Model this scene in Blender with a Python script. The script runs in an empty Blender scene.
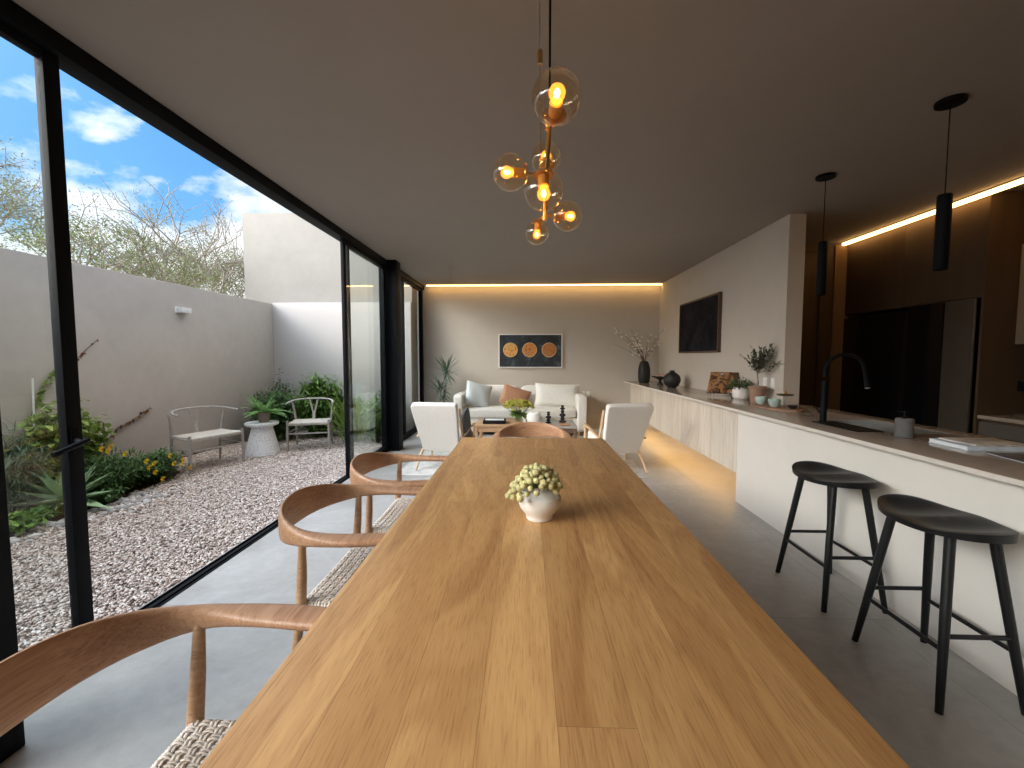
EXPO = 0.5; GLOW_E = 21.0; HI_E = 3.4; SKY_SEED = 7.4
import bpy, bmesh, math, random
from mathutils import Vector, Matrix, Euler
import numpy as np
R = random.Random(7)
PI = math.pi
scene = bpy.context.scene
COL = scene.collection
def V(*a): return Vector(a)

# ------------------------------------------------------------------ mesh helpers
class B:
    def __init__(s): s.v = []; s.f = []
    def add(s, vs, fs):
        o = len(s.v); s.v.extend([tuple(p) for p in vs]); s.f.extend([tuple(i + o for i in f) for f in fs]); return s
    def box(s, x0, x1, y0, y1, z0, z1, M=None):
        vs = [V(x, y, z) for z in (z0, z1) for y in (y0, y1) for x in (x0, x1)]
        if M is not None: vs = [M @ p for p in vs]
        return s.add(vs, [(0, 2, 3, 1), (4, 5, 7, 6), (0, 1, 5, 4), (2, 6, 7, 3), (0, 4, 6, 2), (1, 3, 7, 5)])
    def prism(s, poly, z0, z1, M=None):
        n = len(poly); vs = [V(x, y, z0) for x, y in poly] + [V(x, y, z1) for x, y in poly]
        if M is not None: vs = [M @ p for p in vs]
        return s.add(vs, [tuple(range(n))[::-1], tuple(range(n, 2 * n))] + [(i, (i + 1) % n, (i + 1) % n + n, i + n) for i in range(n)])
    def sweep(s, pts, secs, up=(0, 0, 1), n=12, p=2.0, cap=True, closed=False):
        """tube along pts whose section is a superellipse of half sizes (side, up)"""
        pts = [Vector(q) for q in pts]; up = Vector(up); k = len(pts); rings = []
        for i, q in enumerate(pts):
            if closed: t = pts[(i + 1) % k] - pts[i - 1]
            else: t = pts[min(i + 1, k - 1)] - pts[max(i - 1, 0)]
            t = t.normalized() if t.length > 1e-9 else V(0, 0, 1)
            u = up - t * up.dot(t)
            if u.length < 1e-3: u = V(1, 0, 0) - t * t.x
            u.normalize(); sd = t.cross(u)
            w, h = secs[i] if isinstance(secs, list) else secs
            ring = []
            for j in range(n):
                a = 2 * PI * j / n; c, d = math.cos(a), math.sin(a)
                e = 2.0 / p
                ring.append(q + sd * (w * math.copysign(abs(c) ** e, c)) + u * (h * math.copysign(abs(d) ** e, d)))
            rings.append(ring)
        fs = []; m = k if closed else k - 1
        for i in range(m):
            i2 = (i + 1) % k
            for j in range(n):
                fs.append((i * n + j, i * n + (j + 1) % n, i2 * n + (j + 1) % n, i2 * n + j))
        if cap and not closed: fs += [tuple(range(n))[::-1], tuple((k - 1) * n + j for j in range(n))]
        return s.add([q for r in rings for q in r], fs)
    def tube(s, pts, r, n=10, cap=True, closed=False):
        """round tube with parallel transport"""
        pts = [Vector(q) for q in pts]; k = len(pts)
        rs = r if isinstance(r, list) else [r] * k
        T = []
        for i in range(k):
            t = (pts[(i + 1) % k] - pts[i - 1]) if closed else pts[min(i + 1, k - 1)] - pts[max(i - 1, 0)]
            T.append(t.normalized() if t.length > 1e-9 else V(0, 0, 1))
        u = T[0].orthogonal().normalized(); vs = []
        for i in range(k):
            u = u - T[i] * u.dot(T[i])
            u = u.normalized() if u.length > 1e-6 else T[i].orthogonal().normalized()
            w = T[i].cross(u)
            for j in range(n):
                a = 2 * PI * j / n
                vs.append(pts[i] + (u * math.cos(a) + w * math.sin(a)) * rs[i])
        fs = []
        for i in range(k if closed else k - 1):
            i2 = (i + 1) % k
            for j in range(n): fs.append((i * n + j, i * n + (j + 1) % n, i2 * n + (j + 1) % n, i2 * n + j))
        if cap and not closed: fs += [tuple(range(n))[::-1], tuple((k - 1) * n + j for j in range(n))]
        return s.add(vs, fs)
    def lathe(s, prof, n=24, c=(0, 0, 0), M=None):
        c = Vector(c); vs = []; fs = []; k = len(prof)
        for r, z in prof:
            for j in range(n):
                a = 2 * PI * j / n; p = V(max(r, 1e-5) * math.cos(a), max(r, 1e-5) * math.sin(a), z)
                vs.append((M @ p if M is not None else p) + c)
        for i in range(k - 1):
            for j in range(n): fs.append((i * n + j, i * n + (j + 1) % n, (i + 1) * n + (j + 1) % n, (i + 1) * n + j))
        if prof[0][0] > 1e-4: fs.append(tuple(range(n))[::-1])
        if prof[-1][0] > 1e-4: fs.append(tuple((k - 1) * n + j for j in range(n)))
        return s.add(vs, fs)
    def ball(s, c, r, n=12, m=8, sc=(1, 1, 1)):
        c = Vector(c); pr = [(math.sin(PI * i / m), -math.cos(PI * i / m)) for i in range(m + 1)]
        vs = []; fs = []
        for a, z in pr:
            for j in range(n):
                t = 2 * PI * j / n
                vs.append(c + V(a * math.cos(t) * r * sc[0], a * math.sin(t) * r * sc[1], z * r * sc[2]))
        for i in range(m):
            for j in range(n): fs.append((i * n + j, i * n + (j + 1) % n, (i + 1) * n + (j + 1) % n, (i + 1) * n + j))
        return s.add(vs, fs)
    def superbox(s, c, h, e=7.0, k=8, M=None, puff=0.0):
        """upholstered block: cube sphere with a superellipsoid norm"""
        c = Vector(c); idx = {}; vs = []; fs = []
        def put(p):
            key = tuple(round(t, 5) for t in p)
            if key in idx: return idx[key]
            n = sum(abs(t) ** e for t in p) ** (1 / e)
            q = [p[i] / n for i in range(3)]
            pf = 1 + puff * (1 - q[0] ** 2) * (1 - q[1] ** 2)
            w = V(q[0] * h[0], q[1] * h[1], q[2] * h[2] * pf)
            idx[key] = len(vs); vs.append((M @ w if M is not None else w) + c); return idx[key]
        g = [math.sin((-1 + 2 * i / k) * PI / 2) for i in range(k + 1)]
        for ax in range(3):
            for sg in (-1, 1):
                for i in range(k):
                    for j in range(k):
                        q = []
                        for a, b_ in ((i, j), (i + 1, j), (i + 1, j + 1), (i, j + 1)):
                            p = [0, 0, 0]; p[ax] = sg; p[(ax + 1) % 3] = g[a]; p[(ax + 2) % 3] = g[b_]; q.append(put(p))
                        fs.append(tuple(q) if sg > 0 else tuple(q[::-1]))
        return s.add(vs, fs)
    def pillow(s, w, h, t, M, k=14):
        vs = []; fs = []; n = k + 1
        for sg in (1, -1):
            for i in range(n):
                for j in range(n):
                    u = -1 + 2 * i / k; v = -1 + 2 * j / k
                    x = w * u * (1 - .07 * (1 - v * v)); y = h * v * (1 - .07 * (1 - u * u))
                    z = sg * t * (max(0, (1 - u ** 4) * (1 - v ** 4)) ** .55) * (1 + .06 * math.sin(5 * u + 3 * v))
                    vs.append(M @ V(x, y, z))
        for sgi in (0, 1):
            o = sgi * n * n
            for i in range(k):
                for j in range(k):
                    q = (o + i * n + j, o + (i + 1) * n + j, o + (i + 1) * n + j + 1, o + i * n + j + 1)
                    fs.append(q if sgi == 0 else q[::-1])
        return s.add(vs, fs)
    def blade(s, base, d, L, w, droop=0.3, k=5, fold=0.25, side=None, prof=None, thick=0):
        """a leaf blade: strip of k segments bending down, folded along its midrib"""
        p = Vector(base); d = Vector(d).normalized()
        sd = side if side is not None else d.cross(V(0, 0, 1))
        if sd.length < 1e-3: sd = V(1, 0, 0)
        sd = sd.normalized(); vs = []; fs = []
        for i in range(k + 1):
            t = i / k
            ww = w * (prof(t) if prof else math.sin(PI * min(1, .12 + .88 * t)) ** .8 if t < 1 else 0.02)
            nrm = sd.cross(d).normalized()
            vs += [p - sd * ww + nrm * ww * fold, p - nrm * thick * (1 - t * .8), p + sd * ww + nrm * ww * fold]
            d = (d + V(0, 0, -droop / k)).normalized(); p = p + d * (L / k)
        for i in range(k):
            a = i * 3
            fs += [(a, a + 1, a + 4, a + 3), (a + 1, a + 2, a + 5, a + 4)]
            if thick: fs.append((a, a + 3, a + 5, a + 2))
        return s.add(vs, fs)
    def leafquad(s, p, d, nrm, L, w):
        d = d.normalized(); sd = d.cross(nrm)
        if sd.length < 1e-4: sd = d.orthogonal()
        sd.normalize()
        return s.add([p, p + d * L * .5 + sd * w, p + d * L, p + d * L * .5 - sd * w], [(0, 1, 2, 3)])

def mesh_of(name, b, m, bev=0, seg=2, smooth=True, fast=False, angle=.6):
    me = bpy.data.meshes.new(name); me.from_pydata(b.v, [], b.f)
    ms = m if isinstance(m, (list, tuple)) else [m]
    for x in ms: me.materials.append(x)
    if fast:
        if smooth: me.polygons.foreach_set('use_smooth', [True] * len(me.polygons))
        return me
    bm = bmesh.new(); bm.from_mesh(me)
    bmesh.ops.recalc_face_normals(bm, faces=bm.faces)
    if bev:
        ed = [e for e in bm.edges if len(e.link_faces) == 2 and e.calc_face_angle(0) > .7]
        bmesh.ops.bevel(bm, geom=ed, offset=bev, segments=seg, profile=.6, affect='EDGES', clamp_overlap=True)
    for f in bm.faces: f.smooth = smooth
    for e in bm.edges:
        if len(e.link_faces) == 2 and e.calc_face_angle(0) > angle: e.smooth = False
    bm.to_mesh(me); bm.free()
    return me

def obj(name, b, m, parent=None, label=None, bev=0, kind=None, loc=None, rot=None, **kw):
    o = bpy.data.objects.new(name, mesh_of(name, b, m, bev, **kw)); COL.objects.link(o)
    if parent is not None: o.parent = parent
    if loc is not None: o.location = loc
    if rot is not None: o.rotation_euler = rot
    if label: o['label'] = label
    if kind: o['kind'] = kind
    return o
def tag(o, label, cat, group=None, kind=None):
    o['label'] = label; o['category'] = cat
    if group: o['group'] = group
    if kind: o['kind'] = kind
    return o
def thing(name, label, cat, loc=(0, 0, 0), rz=0, group=None):
    o = bpy.data.objects.new(name, None); COL.objects.link(o); o.empty_display_size = .1
    o.location = loc; o.rotation_euler = (0, 0, rz)
    return tag(o, label, cat, group)
def struct(name, b, m, parent=None, bev=0, **kw):
    return obj(name, b, m, parent, bev=bev, kind='structure', **kw)
def dup(root, loc, rz, label, group=None):
    r = root.copy(); COL.objects.link(r); r.location = loc; r.rotation_euler = (0, 0, rz); r['label'] = label
    if group: r['group'] = group
    for ch in list(root.children):
        c = ch.copy(); COL.objects.link(c); c.parent = r
        for g in ch.children:
            d = g.copy(); COL.objects.link(d); d.parent = c
    return r

# ------------------------------------------------------------------ materials
class NT:
    def __init__(s, m):
        m.use_nodes = True; s.t = m.node_tree; s.t.nodes.clear()
    def n(s, typ, **kw):
        nd = s.t.nodes.new(typ)
        for k, v in kw.items():
            if k.startswith('i_'):
                key = k[2:]; key = int(key) if key.isdigit() else key.replace('_', ' ')
                nd.inputs[key].default_value = v
            else: setattr(nd, k, v)
        return nd
    def l(s, a, b): s.t.links.new(a, b)
    def math(s, op, a, b=None, c=None):
        nd = s.n('ShaderNodeMath', operation=op)
        for i, x in enumerate((a, b, c)):
            if x is None: continue
            if hasattr(x, 'is_linked') or hasattr(x, 'links'): s.l(x, nd.inputs[i])
            else: nd.inputs[i].default_value = x
        return nd.outputs[0]
    def mix(s, f, a, b, mode='MIX'):
        nd = s.n('ShaderNodeMix', data_type='RGBA', blend_type=mode)
        for i, x in ((0, f), (6, a), (7, b)):
            if hasattr(x, 'links'): s.l(x, nd.inputs[i])
            elif i == 0: nd.inputs[0].default_value = x
            else: nd.inputs[i].default_value = (*x[:3], 1)
        return nd.outputs[2]
    def ramp(s, f, stops, interp='LINEAR'):
        nd = s.n('ShaderNodeValToRGB'); cr = nd.color_ramp; cr.interpolation = interp
        while len(cr.elements) > 1: cr.elements.remove(cr.elements[-1])
        for i, (p, c) in enumerate(stops):
            e = cr.elements[0] if i == 0 else cr.elements.new(p)
            e.position = p; e.color = (*c, 1) if len(c) == 3 else c
        s.l(f, nd.inputs[0]); return nd.outputs[0]
    def coord(s, which='Object', scale=(1, 1, 1), loc=(0, 0, 0), rot=(0, 0, 0)):
        tc = s.n('ShaderNodeTexCoord'); mp = s.n('ShaderNodeMapping')
        mp.inputs['Scale'].default_value = scale; mp.inputs['Location'].default_value = loc; mp.inputs['Rotation'].default_value = rot
        s.l(tc.outputs[which], mp.inputs[0]); return mp.outputs[0]
    def noise(s, vec, scale=5, detail=4, rough=.55, dist=0):
        nd = s.n('ShaderNodeTexNoise'); nd.inputs['Scale'].default_value = scale; nd.inputs['Detail'].default_value = detail
        nd.inputs['Roughness'].default_value = rough; nd.inputs['Distortion'].default_value = dist
        s.l(vec, nd.inputs['Vector']); return nd.outputs['Fac']
    def bump(s, h, strength=.3, dist=.01):
        nd = s.n('ShaderNodeBump'); nd.inputs['Strength'].default_value = strength; nd.inputs['Distance'].default_value = dist
        s.l(h, nd.inputs['Height']); return nd.outputs[0]
    def principled(s, col, rough=.5, metal=0, normal=None, spec=.5, **kw):
        p = s.n('ShaderNodeBsdfPrincipled')
        for k, x in (('Base Color', col), ('Roughness', rough), ('Metallic', metal), ('Specular IOR Level', spec)):
            if hasattr(x, 'links'): s.l(x, p.inputs[k])
            elif k == 'Base Color': p.inputs[k].default_value = (*x[:3], 1)
            else: p.inputs[k].default_value = x
        for k, x in kw.items(): p.inputs[k.replace('_', ' ')].default_value = x
        if normal is not None: s.l(normal, p.inputs['Normal'])
        o = s.n('ShaderNodeOutputMaterial'); s.l(p.outputs[0], o.inputs[0]); return p
def dk(c, f): return tuple(x * f for x in c)
def mat(name, col, rough=.5, metal=0, var=.12, scale=6, bump=0, bscale=80, spec=.5, stretch=(1, 1, 1), **kw):
    """plain surface with a soft tonal variation and an optional fine relief"""
    m = bpy.data.materials.new(name); t = NT(m); c = t.coord('Object', stretch)
    f = t.noise(c, scale, 5)
    base = t.ramp(f, [(.3, dk(col, 1 - var)), (.7, dk(col, 1 + var))])
    nm = t.bump(t.noise(c, bscale, 3), bump, .004) if bump else None
    t.principled(base, rough, metal, nm, spec, **kw); return m
def wood(name, dark, light, axis='x', scale=1.0, rough=.42, planks=None):
    """grain along an object axis; planks=(width,length) lays random staves"""
    m = bpy.data.materials.new(name); t = NT(m)
    ax = {'x': 0, 'y': 1, 'z': 2}[axis]
    sc = [1, 1, 1]; sc[ax] = .13 if planks else .07
    tc = t.n('ShaderNodeTexCoord'); co = tc.outputs['Object']
    pid = None
    if planks:
        sx = t.n('ShaderNodeSeparateXYZ'); t.l(co, sx.inputs[0])
        u = t.math('DIVIDE', t.math('ADD', sx.outputs[0 if axis == 'y' else 1], 5.03), planks[0]); row = t.math('FLOOR', u)
        w1 = t.n('ShaderNodeTexWhiteNoise', noise_dimensions='1D'); t.l(row, w1.inputs['W'])
        v = t.math('ADD', t.math('DIVIDE', sx.outputs[1 if axis == 'y' else 0], planks[1]), t.math('MULTIPLY', w1.outputs['Value'], 9.0)); pl = t.math('FLOOR', v)
        w2 = t.n('ShaderNodeTexWhiteNoise', noise_dimensions='1D'); t.l(t.math('ADD', t.math('MULTIPLY', row, 7.31), t.math('MULTIPLY', pl, 3.17)), w2.inputs['W'])
        pid = w2.outputs['Value']
        fu = t.math('FRACT', u); fv = t.math('FRACT', v)
        eu = t.math('MINIMUM', fu, t.math('SUBTRACT', 1.0, fu)); ev = t.math('MINIMUM', fv, t.math('SUBTRACT', 1.0, fv))
        seam = t.math('MAXIMUM', t.math('LESS_THAN', eu, .0007 / planks[0]), t.math('LESS_THAN', ev, .0007 / planks[1]))
        pc = t.n('ShaderNodeCombineXYZ'); 
        for k in range(3): t.l(t.math('MULTIPLY', pid, 11.0 + 3 * k), pc.inputs[k])
        ad = t.n('ShaderNodeVectorMath', operation='ADD'); t.l(pc.outputs[0], ad.inputs[0]); t.l(co, ad.inputs[1]); co = ad.outputs[0]
    mp = t.n('ShaderNodeMapping'); t.l(co, mp.inputs[0]); mp.inputs['Scale'].default_value = [x * scale for x in sc]
    big = t.noise(mp.outputs[0], 8 if planks else 9, 3, .5, 1.1 if planks else .6)
    mp2 = t.n('ShaderNodeMapping'); t.l(co, mp2.inputs[0]); s2 = [1, 1, 1]; s2[ax] = .05 if planks else .022; mp2.inputs['Scale'].default_value = [x * scale for x in s2]
    fine = t.noise(mp2.outputs[0], 460 if planks else 190, 3, .6)
    rings = t.math('SINE', t.math('MULTIPLY', big, 42 if planks else 55))
    g = t.math('ADD', t.math('MULTIPLY', rings, -.085 if planks else .08), t.math('MULTIPLY', big, .9 if planks else .75))
    g = t.math('ADD', g, t.math('MULTIPLY', t.math('SUBTRACT', fine, .5), .35 if planks else .6))
    base = t.ramp(g, [(.18 if planks else .12, dark), (.68 if planks else .62, light)])
    pores = t.ramp(fine, [(.34, (.66, .58, .50)), (.46, (1, 1, 1))])
    base = t.mix(.45, base, pores, 'MULTIPLY')
    if pid is not None:
        tone = t.ramp(pid, [(0, (.90, .86, .81)), (.5, (1, 1, 1)), (1, (1.10, 1.10, 1.09))])
        base = t.mix(1, base, tone, 'MULTIPLY')
        base = t.mix(t.math('MULTIPLY', seam, .6), base, dk(dark, .5))
    t.principled(base, t.ramp(fine, [(.3, (rough + .12,) * 3), (.6, (rough,) * 3)]), 0, t.bump(fine, .12, .001), .45); return m
def glass(name, tint=(1, 1, 1), refl=1.0, rough=0):
    m = bpy.data.materials.new(name); t = NT(m)
    tr = t.n('ShaderNodeBsdfTransparent'); tr.inputs[0].default_value = (*tint, 1)
    gl = t.n('ShaderNodeBsdfGlossy'); gl.inputs['Roughness'].default_value = rough; gl.inputs[0].default_value = (1, 1, 1, 1)
    fr = t.n('ShaderNodeLayerWeight'); fr.inputs[0].default_value = .5
    sch = t.math('ADD', t.math('MULTIPLY', t.math('POWER', fr.outputs['Facing'], 5.0), .9), .04)
    mx = t.n('ShaderNodeMixShader'); t.l(t.math('MULTIPLY', sch, refl), mx.inputs[0]); t.l(tr.outputs[0], mx.inputs[1]); t.l(gl.outputs[0], mx.inputs[2])
    o = t.n('ShaderNodeOutputMaterial'); t.l(mx.outputs[0], o.inputs[0]); return m
def emit(name, col, strength):
    m = bpy.data.materials.new(name); t = NT(m); e = t.n('ShaderNodeEmission'); e.inputs[0].default_value = (*col, 1); e.inputs[1].default_value = strength
    o = t.n('ShaderNodeOutputMaterial'); t.l(e.outputs[0], o.inputs[0]); return m
def leafmat(name, dark, light, rough=.5, trans=.25):
    m = bpy.data.materials.new(name); t = NT(m); g = t.n('ShaderNodeNewGeometry')
    base = t.ramp(g.outputs['Random Per Island'], [(0, dark), (1, light)])
    p = t.n('ShaderNodeBsdfPrincipled'); t.l(base, p.inputs['Base Color']); p.inputs['Roughness'].default_value = rough; p.inputs['Specular IOR Level'].default_value = .3
    d = t.n('ShaderNodeBsdfTranslucent'); t.l(base, d.inputs[0]); mx = t.n('ShaderNodeMixShader'); mx.inputs[0].default_value = trans
    t.l(p.outputs[0], mx.inputs[1]); t.l(d.outputs[0], mx.inputs[2]); o = t.n('ShaderNodeOutputMaterial'); t.l(mx.outputs[0], o.inputs[0]); return m
def plaster(name, col, var=.1, rough=.85, bump=.15):
    m = bpy.data.materials.new(name); t = NT(m); c = t.coord('Object')
    a = t.noise(c, 1.3, 6, .62, .4); b = t.noise(c, 9, 4)
    f = t.math('ADD', t.math('MULTIPLY', a, .7), t.math('MULTIPLY', b, .3))
    base = t.ramp(f, [(.3, dk(col, 1 - var)), (.7, dk(col, 1 + var))])
    t.principled(base, rough, 0, t.bump(t.noise(c, 60, 4), bump, .003), .25); return m

M = {}
M['black'] = mat('black powder coated metal', (.005, .006, .008), .55, 0, .1, spec=.10)
M['blackwood'] = mat('black stained wood', (.008, .008, .009), .42, 0, .25, 14, stretch=(1, 1, .2), bump=.08, spec=.3)
M['blackclay'] = mat('matt black ceramic', (.012, .011, .011), .6, 0, .2, 20, bump=.3, bscale=60)
M['garden_wall'] = plaster('garden plaster', (.50, .46, .422), .10)
M['tall_wall'] = plaster('pale render', (.30, .285, .262), .09)
M['wall'] = plaster('taupe plaster', (.56, .51, .45), .045, .8, .06)
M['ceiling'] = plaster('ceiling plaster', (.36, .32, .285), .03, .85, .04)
M['edge'] = mat('stone edge with painted window light', (.74, .68, .61), .4, 0, .04)  # worktop stone made lighter: window light on the edge put into its colour
M['end_wall'] = plaster('pale garden render', (.50, .475, .45), .05)
M['island'] = plaster('ivory plaster', (.80, .76, .70), .03, .6, .05)
M['darkwall'] = mat('brown veneer', (.072, .046, .028), .6, 0, .10, 8, stretch=(1, 1, .1), spec=.2)
M['table'] = wood('oiled hardwood', (.34, .165, .06), (.58, .335, .135), 'y', .55, .36, planks=(.14, 2.3))
M['oak'] = wood('oak', (.40, .22, .115), (.58, .37, .22), 'x', 1.0, .42)
M['walnut_rail'] = wood('oiled oak rail', (.32, .155, .08), (.50, .29, .165), 'y', 1.0, .38)
M['pale_oak'] = wood('pale oak', (.50, .33, .19), (.68, .48, .29), 'z', 1.0, .45)
M['greywood'] = mat('weathered grey wood', (.36, .33, .30), .7, 0, .18, 30, stretch=(1, 1, .3), bump=.15)
M['washed'] = wood('whitewashed oak', (.56, .49, .41), (.74, .67, .58), 'z', .7, .55)
M['cord'] = mat('paper cord', (.70, .62, .54), .85, 0, .16, 40, bump=.35, bscale=350)
M['greycord'] = mat('weathered cord', (.62, .58, .50), .85, 0, .12, 40, bump=.3, bscale=200)
M['linen'] = mat('oatmeal linen', (.74, .71, .66), .95, 0, .05, 60, bump=.3, bscale=500)
M['sofa'] = mat('ivory linen', (.78, .75, .70), .95, 0, .05, 30, bump=.25, bscale=400)
M['bluepillow'] = mat('pale grey blue linen', (.58, .62, .62), .95, 0, .06, 60, bump=.3, bscale=400)
M['rust'] = mat('rust linen', (.42, .21, .12), .9, 0, .1, 60, bump=.3, bscale=400)
M['counter'] = mat('taupe quartz', (.40, .33, .275), .14, 0, .06, 25, spec=.5)
M['brass'] = mat('aged brass', (.62, .38, .15), .28, 1, .08)
M['steel'] = mat('brushed steel', (.62, .62, .62), .28, 1, .05)
M['amber'] = glass('amber glass', (1.0, .90, .75), 1.8)
M['socket'] = mat('amber socket', (.80, .36, .08), .5, 0, .05)
M['pane'] = glass('clear window glass', (.97, .985, .975), .6)
M['clear'] = glass('clear glass', (.95, .97, .96), 1.2)
M['bulb'] = emit('warm filament glow', (1.0, .52, .15), 40)
m = bpy.data.materials.new('glowing bulb glass'); t = NT(m); tr = t.n('ShaderNodeBsdfTransparent'); tr.inputs[0].default_value = (1, .80, .50, 1)
em = t.n('ShaderNodeEmission'); em.inputs[0].default_value = (1, .33, .05, 1); em.inputs[1].default_value = 1.0; sh = t.n('ShaderNodeAddShader'); t.l(tr.outputs[0], sh.inputs[0]); t.l(em.outputs[0], sh.inputs[1])
o = t.n('ShaderNodeOutputMaterial'); t.l(sh.outputs[0], o.inputs[0]); M['bulbglass'] = m
M['led'] = emit('warm led', (1.0, .58, .20), 7)
M['toeled'] = emit('warm toe led', (1.0, .58, .19), 24)
M['ledkit'] = emit('warm kitchen led', (1.0, .56, .19), 7)
M['white'] = mat('white ceramic', (.80, .78, .75), .35, 0, .03)
M['whiteplastic'] = mat('white plastic', (.82, .82, .80), .4, 0, .02)
M['terracotta'] = mat('brown clay', (.33, .20, .14), .8, 0, .12, 20)
M['mint'] = mat('mint glaze', (.42, .55, .50), .3, 0, .2, 30)
M['greyclay'] = mat('ribbed grey concrete', (.13, .13, .128), .8, 0, .1, 30)
M['dirt'] = mat('dark soil', (.09, .065, .045), 1, 0, .4, 30, bump=.8, bscale=60)
M['bark'] = mat('grey bark', (.30, .26, .22), .95, 0, .25, 20)
M['stem'] = mat('green stem', (.16, .22, .08), .7, 0, .2, 20)
M['twig'] = mat('brown twig', (.13, .085, .055), .9, 0, .2, 20)
M['paper'] = mat('white paper', (.80, .82, .84), .6, 0, .03)
M['blackglass'] = mat('black appliance glass', (.004, .004, .005), .12, 0, .1, spec=.5)
# ------------------------------------------------------------------ sky, daylight, camera
w = bpy.data.worlds.new('sky'); scene.world = w; T = NT(w)
tc = T.n('ShaderNodeTexCoord'); sep = T.n('ShaderNodeSeparateXYZ'); T.l(tc.outputs['Generated'], sep.inputs[0])
zz = T.math('MAXIMUM', sep.outputs[2], 0.0)
blue = T.ramp(zz, [(0, (.44, .62, .78)), (.2, (.15, .40, .73)), (.42, (.065, .25, .62)), (.5, (.3, .5, .75)), (.68, (1.35, 1.30, 1.25))])
mp = T.n('ShaderNodeMapping'); T.l(tc.outputs['Generated'], mp.inputs[0]); mp.inputs['Scale'].default_value = (1, 1, 1.9); mp.inputs['Location'].default_value = (SKY_SEED, SKY_SEED * .7, 0)
n1 = T.noise(mp.outputs[0], 3.6, 8, .55, .15)
n1 = T.math('ADD', n1, T.math('MULTIPLY', T.math('SUBTRACT', .325, zz), .72))
cl = T.ramp(n1, [(.53, (0, 0, 0)), (.60, (.7, .7, .7)), (.70, (1, 1, 1))])
sky = T.mix(cl, blue, (.88, .89, .90))
HD = V(-.62, -.12, .78).normalized()     # added unseen glow high on the garden side, brightens floor and gravel
hd = T.n('ShaderNodeVectorMath', operation='DOT_PRODUCT'); T.l(tc.outputs['Generated'], hd.inputs[0]); hd.inputs[1].default_value = HD
hi = T.math('EXPONENT', T.math('MULTIPLY', T.math('SUBTRACT', hd.outputs['Value'], 1.0), 8.5))
hic = T.n('ShaderNodeVectorMath', operation='SCALE'); hic.inputs[0].default_value = (.52, .85, 1.28); T.l(T.math('MULTIPLY', hi, HI_E), hic.inputs['Scale'])
ad0 = T.n('ShaderNodeVectorMath', operation='ADD'); T.l(sky, ad0.inputs[0]); T.l(hic.outputs[0], ad0.inputs[1]); sky = ad0.outputs[0]
GD = V(-.82, -.48, .40).normalized()      # added unseen glow low behind the viewer, lifts the dim interior
dt = T.n('ShaderNodeVectorMath', operation='DOT_PRODUCT'); T.l(tc.outputs['Generated'], dt.inputs[0]); dt.inputs[1].default_value = GD
gl = T.math('EXPONENT', T.math('MULTIPLY', T.math('SUBTRACT', dt.outputs['Value'], 1.0), 16.0))
glc = T.n('ShaderNodeVectorMath', operation='SCALE'); glc.inputs[0].default_value = (1, .93, .84); T.l(T.math('MULTIPLY', gl, GLOW_E), glc.inputs['Scale'])
ad = T.n('ShaderNodeVectorMath', operation='ADD'); T.l(sky, ad.inputs[0]); T.l(glc.outputs[0], ad.inputs[1])
bg = T.n('ShaderNodeBackground'); T.l(ad.outputs[0], bg.inputs[0]); bg.inputs[1].default_value = 1.0
wo = T.n('ShaderNodeOutputWorld'); T.l(bg.outputs[0], wo.inputs[0])

F, VX, VY, H = 430.0, 527.0, 357.0, 1.40
pitch = math.atan((384 - VY) / F); yaw = math.atan((VX - 512) / (F / math.cos(pitch)))
cd = bpy.data.cameras.new('camera'); cam = bpy.data.objects.new('camera', cd); COL.objects.link(cam)
cd.sensor_fit = 'HORIZONTAL'; cd.sensor_width = 36; cd.lens = F / 1024 * 36; cd.clip_start = .02; cd.clip_end = 500
cam.location = (0, 0, H); cam.rotation_euler = (PI / 2 - pitch, 0, yaw); scene.camera = cam
vs = scene.view_settings; vs.view_transform = 'Standard'; vs.look = 'None'; vs.gamma = 1; vs.use_curve_mapping = False; vs.exposure = EXPO
scene.cycles.max_bounces = 10; scene.cycles.diffuse_bounces = 6; scene.cycles.transparent_max_bounces = 24
scene.cycles.use_denoising = True; scene.cycles.sample_clamp_indirect = 6; scene.cycles.caustics_reflective = False; scene.cycles.caustics_refractive = False

# ------------------------------------------------------------------ the room
fm = bpy.data.materials.new('polished concrete'); t = NT(fm); c = t.coord('Object')
br = t.n('ShaderNodeTexBrick'); mp = t.n('ShaderNodeMapping'); t.l(c, mp.inputs[0]); mp.inputs['Location'].default_value = (.55, .12, 0); t.l(mp.outputs[0], br.inputs['Vector'])
br.offset = 0
for k, v in (('Scale', 1), ('Mortar Size', .0022), ('Mortar Smooth', .1), ('Brick Width', 2.4), ('Row Height', 1.2)): br.inputs[k].default_value = v
br.inputs['Color1'].default_value = (.94, .94, .94, 1); br.inputs['Color2'].default_value = (1.06, 1.06, 1.06, 1); br.inputs['Mortar'].default_value = (.62, .62, .62, 1)
n1 = t.noise(c, 1.7, 7, .65, .6); n2 = t.noise(c, 18, 5, .6)
base = t.ramp(t.math('ADD', t.math('MULTIPLY', n1, .75), t.math('MULTIPLY', n2, .25)), [(.34, (.315, .30, .28)), (.66, (.49, .475, .45))])
base = t.mix(1, base, br.outputs['Color'], 'MULTIPLY')
t.principled(base, t.ramp(n1, [(.3, (.36,) * 3), (.7, (.5,) * 3)]), 0, t.bump(n2, .05, .002), .5)
M['floor'] = fm

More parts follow.
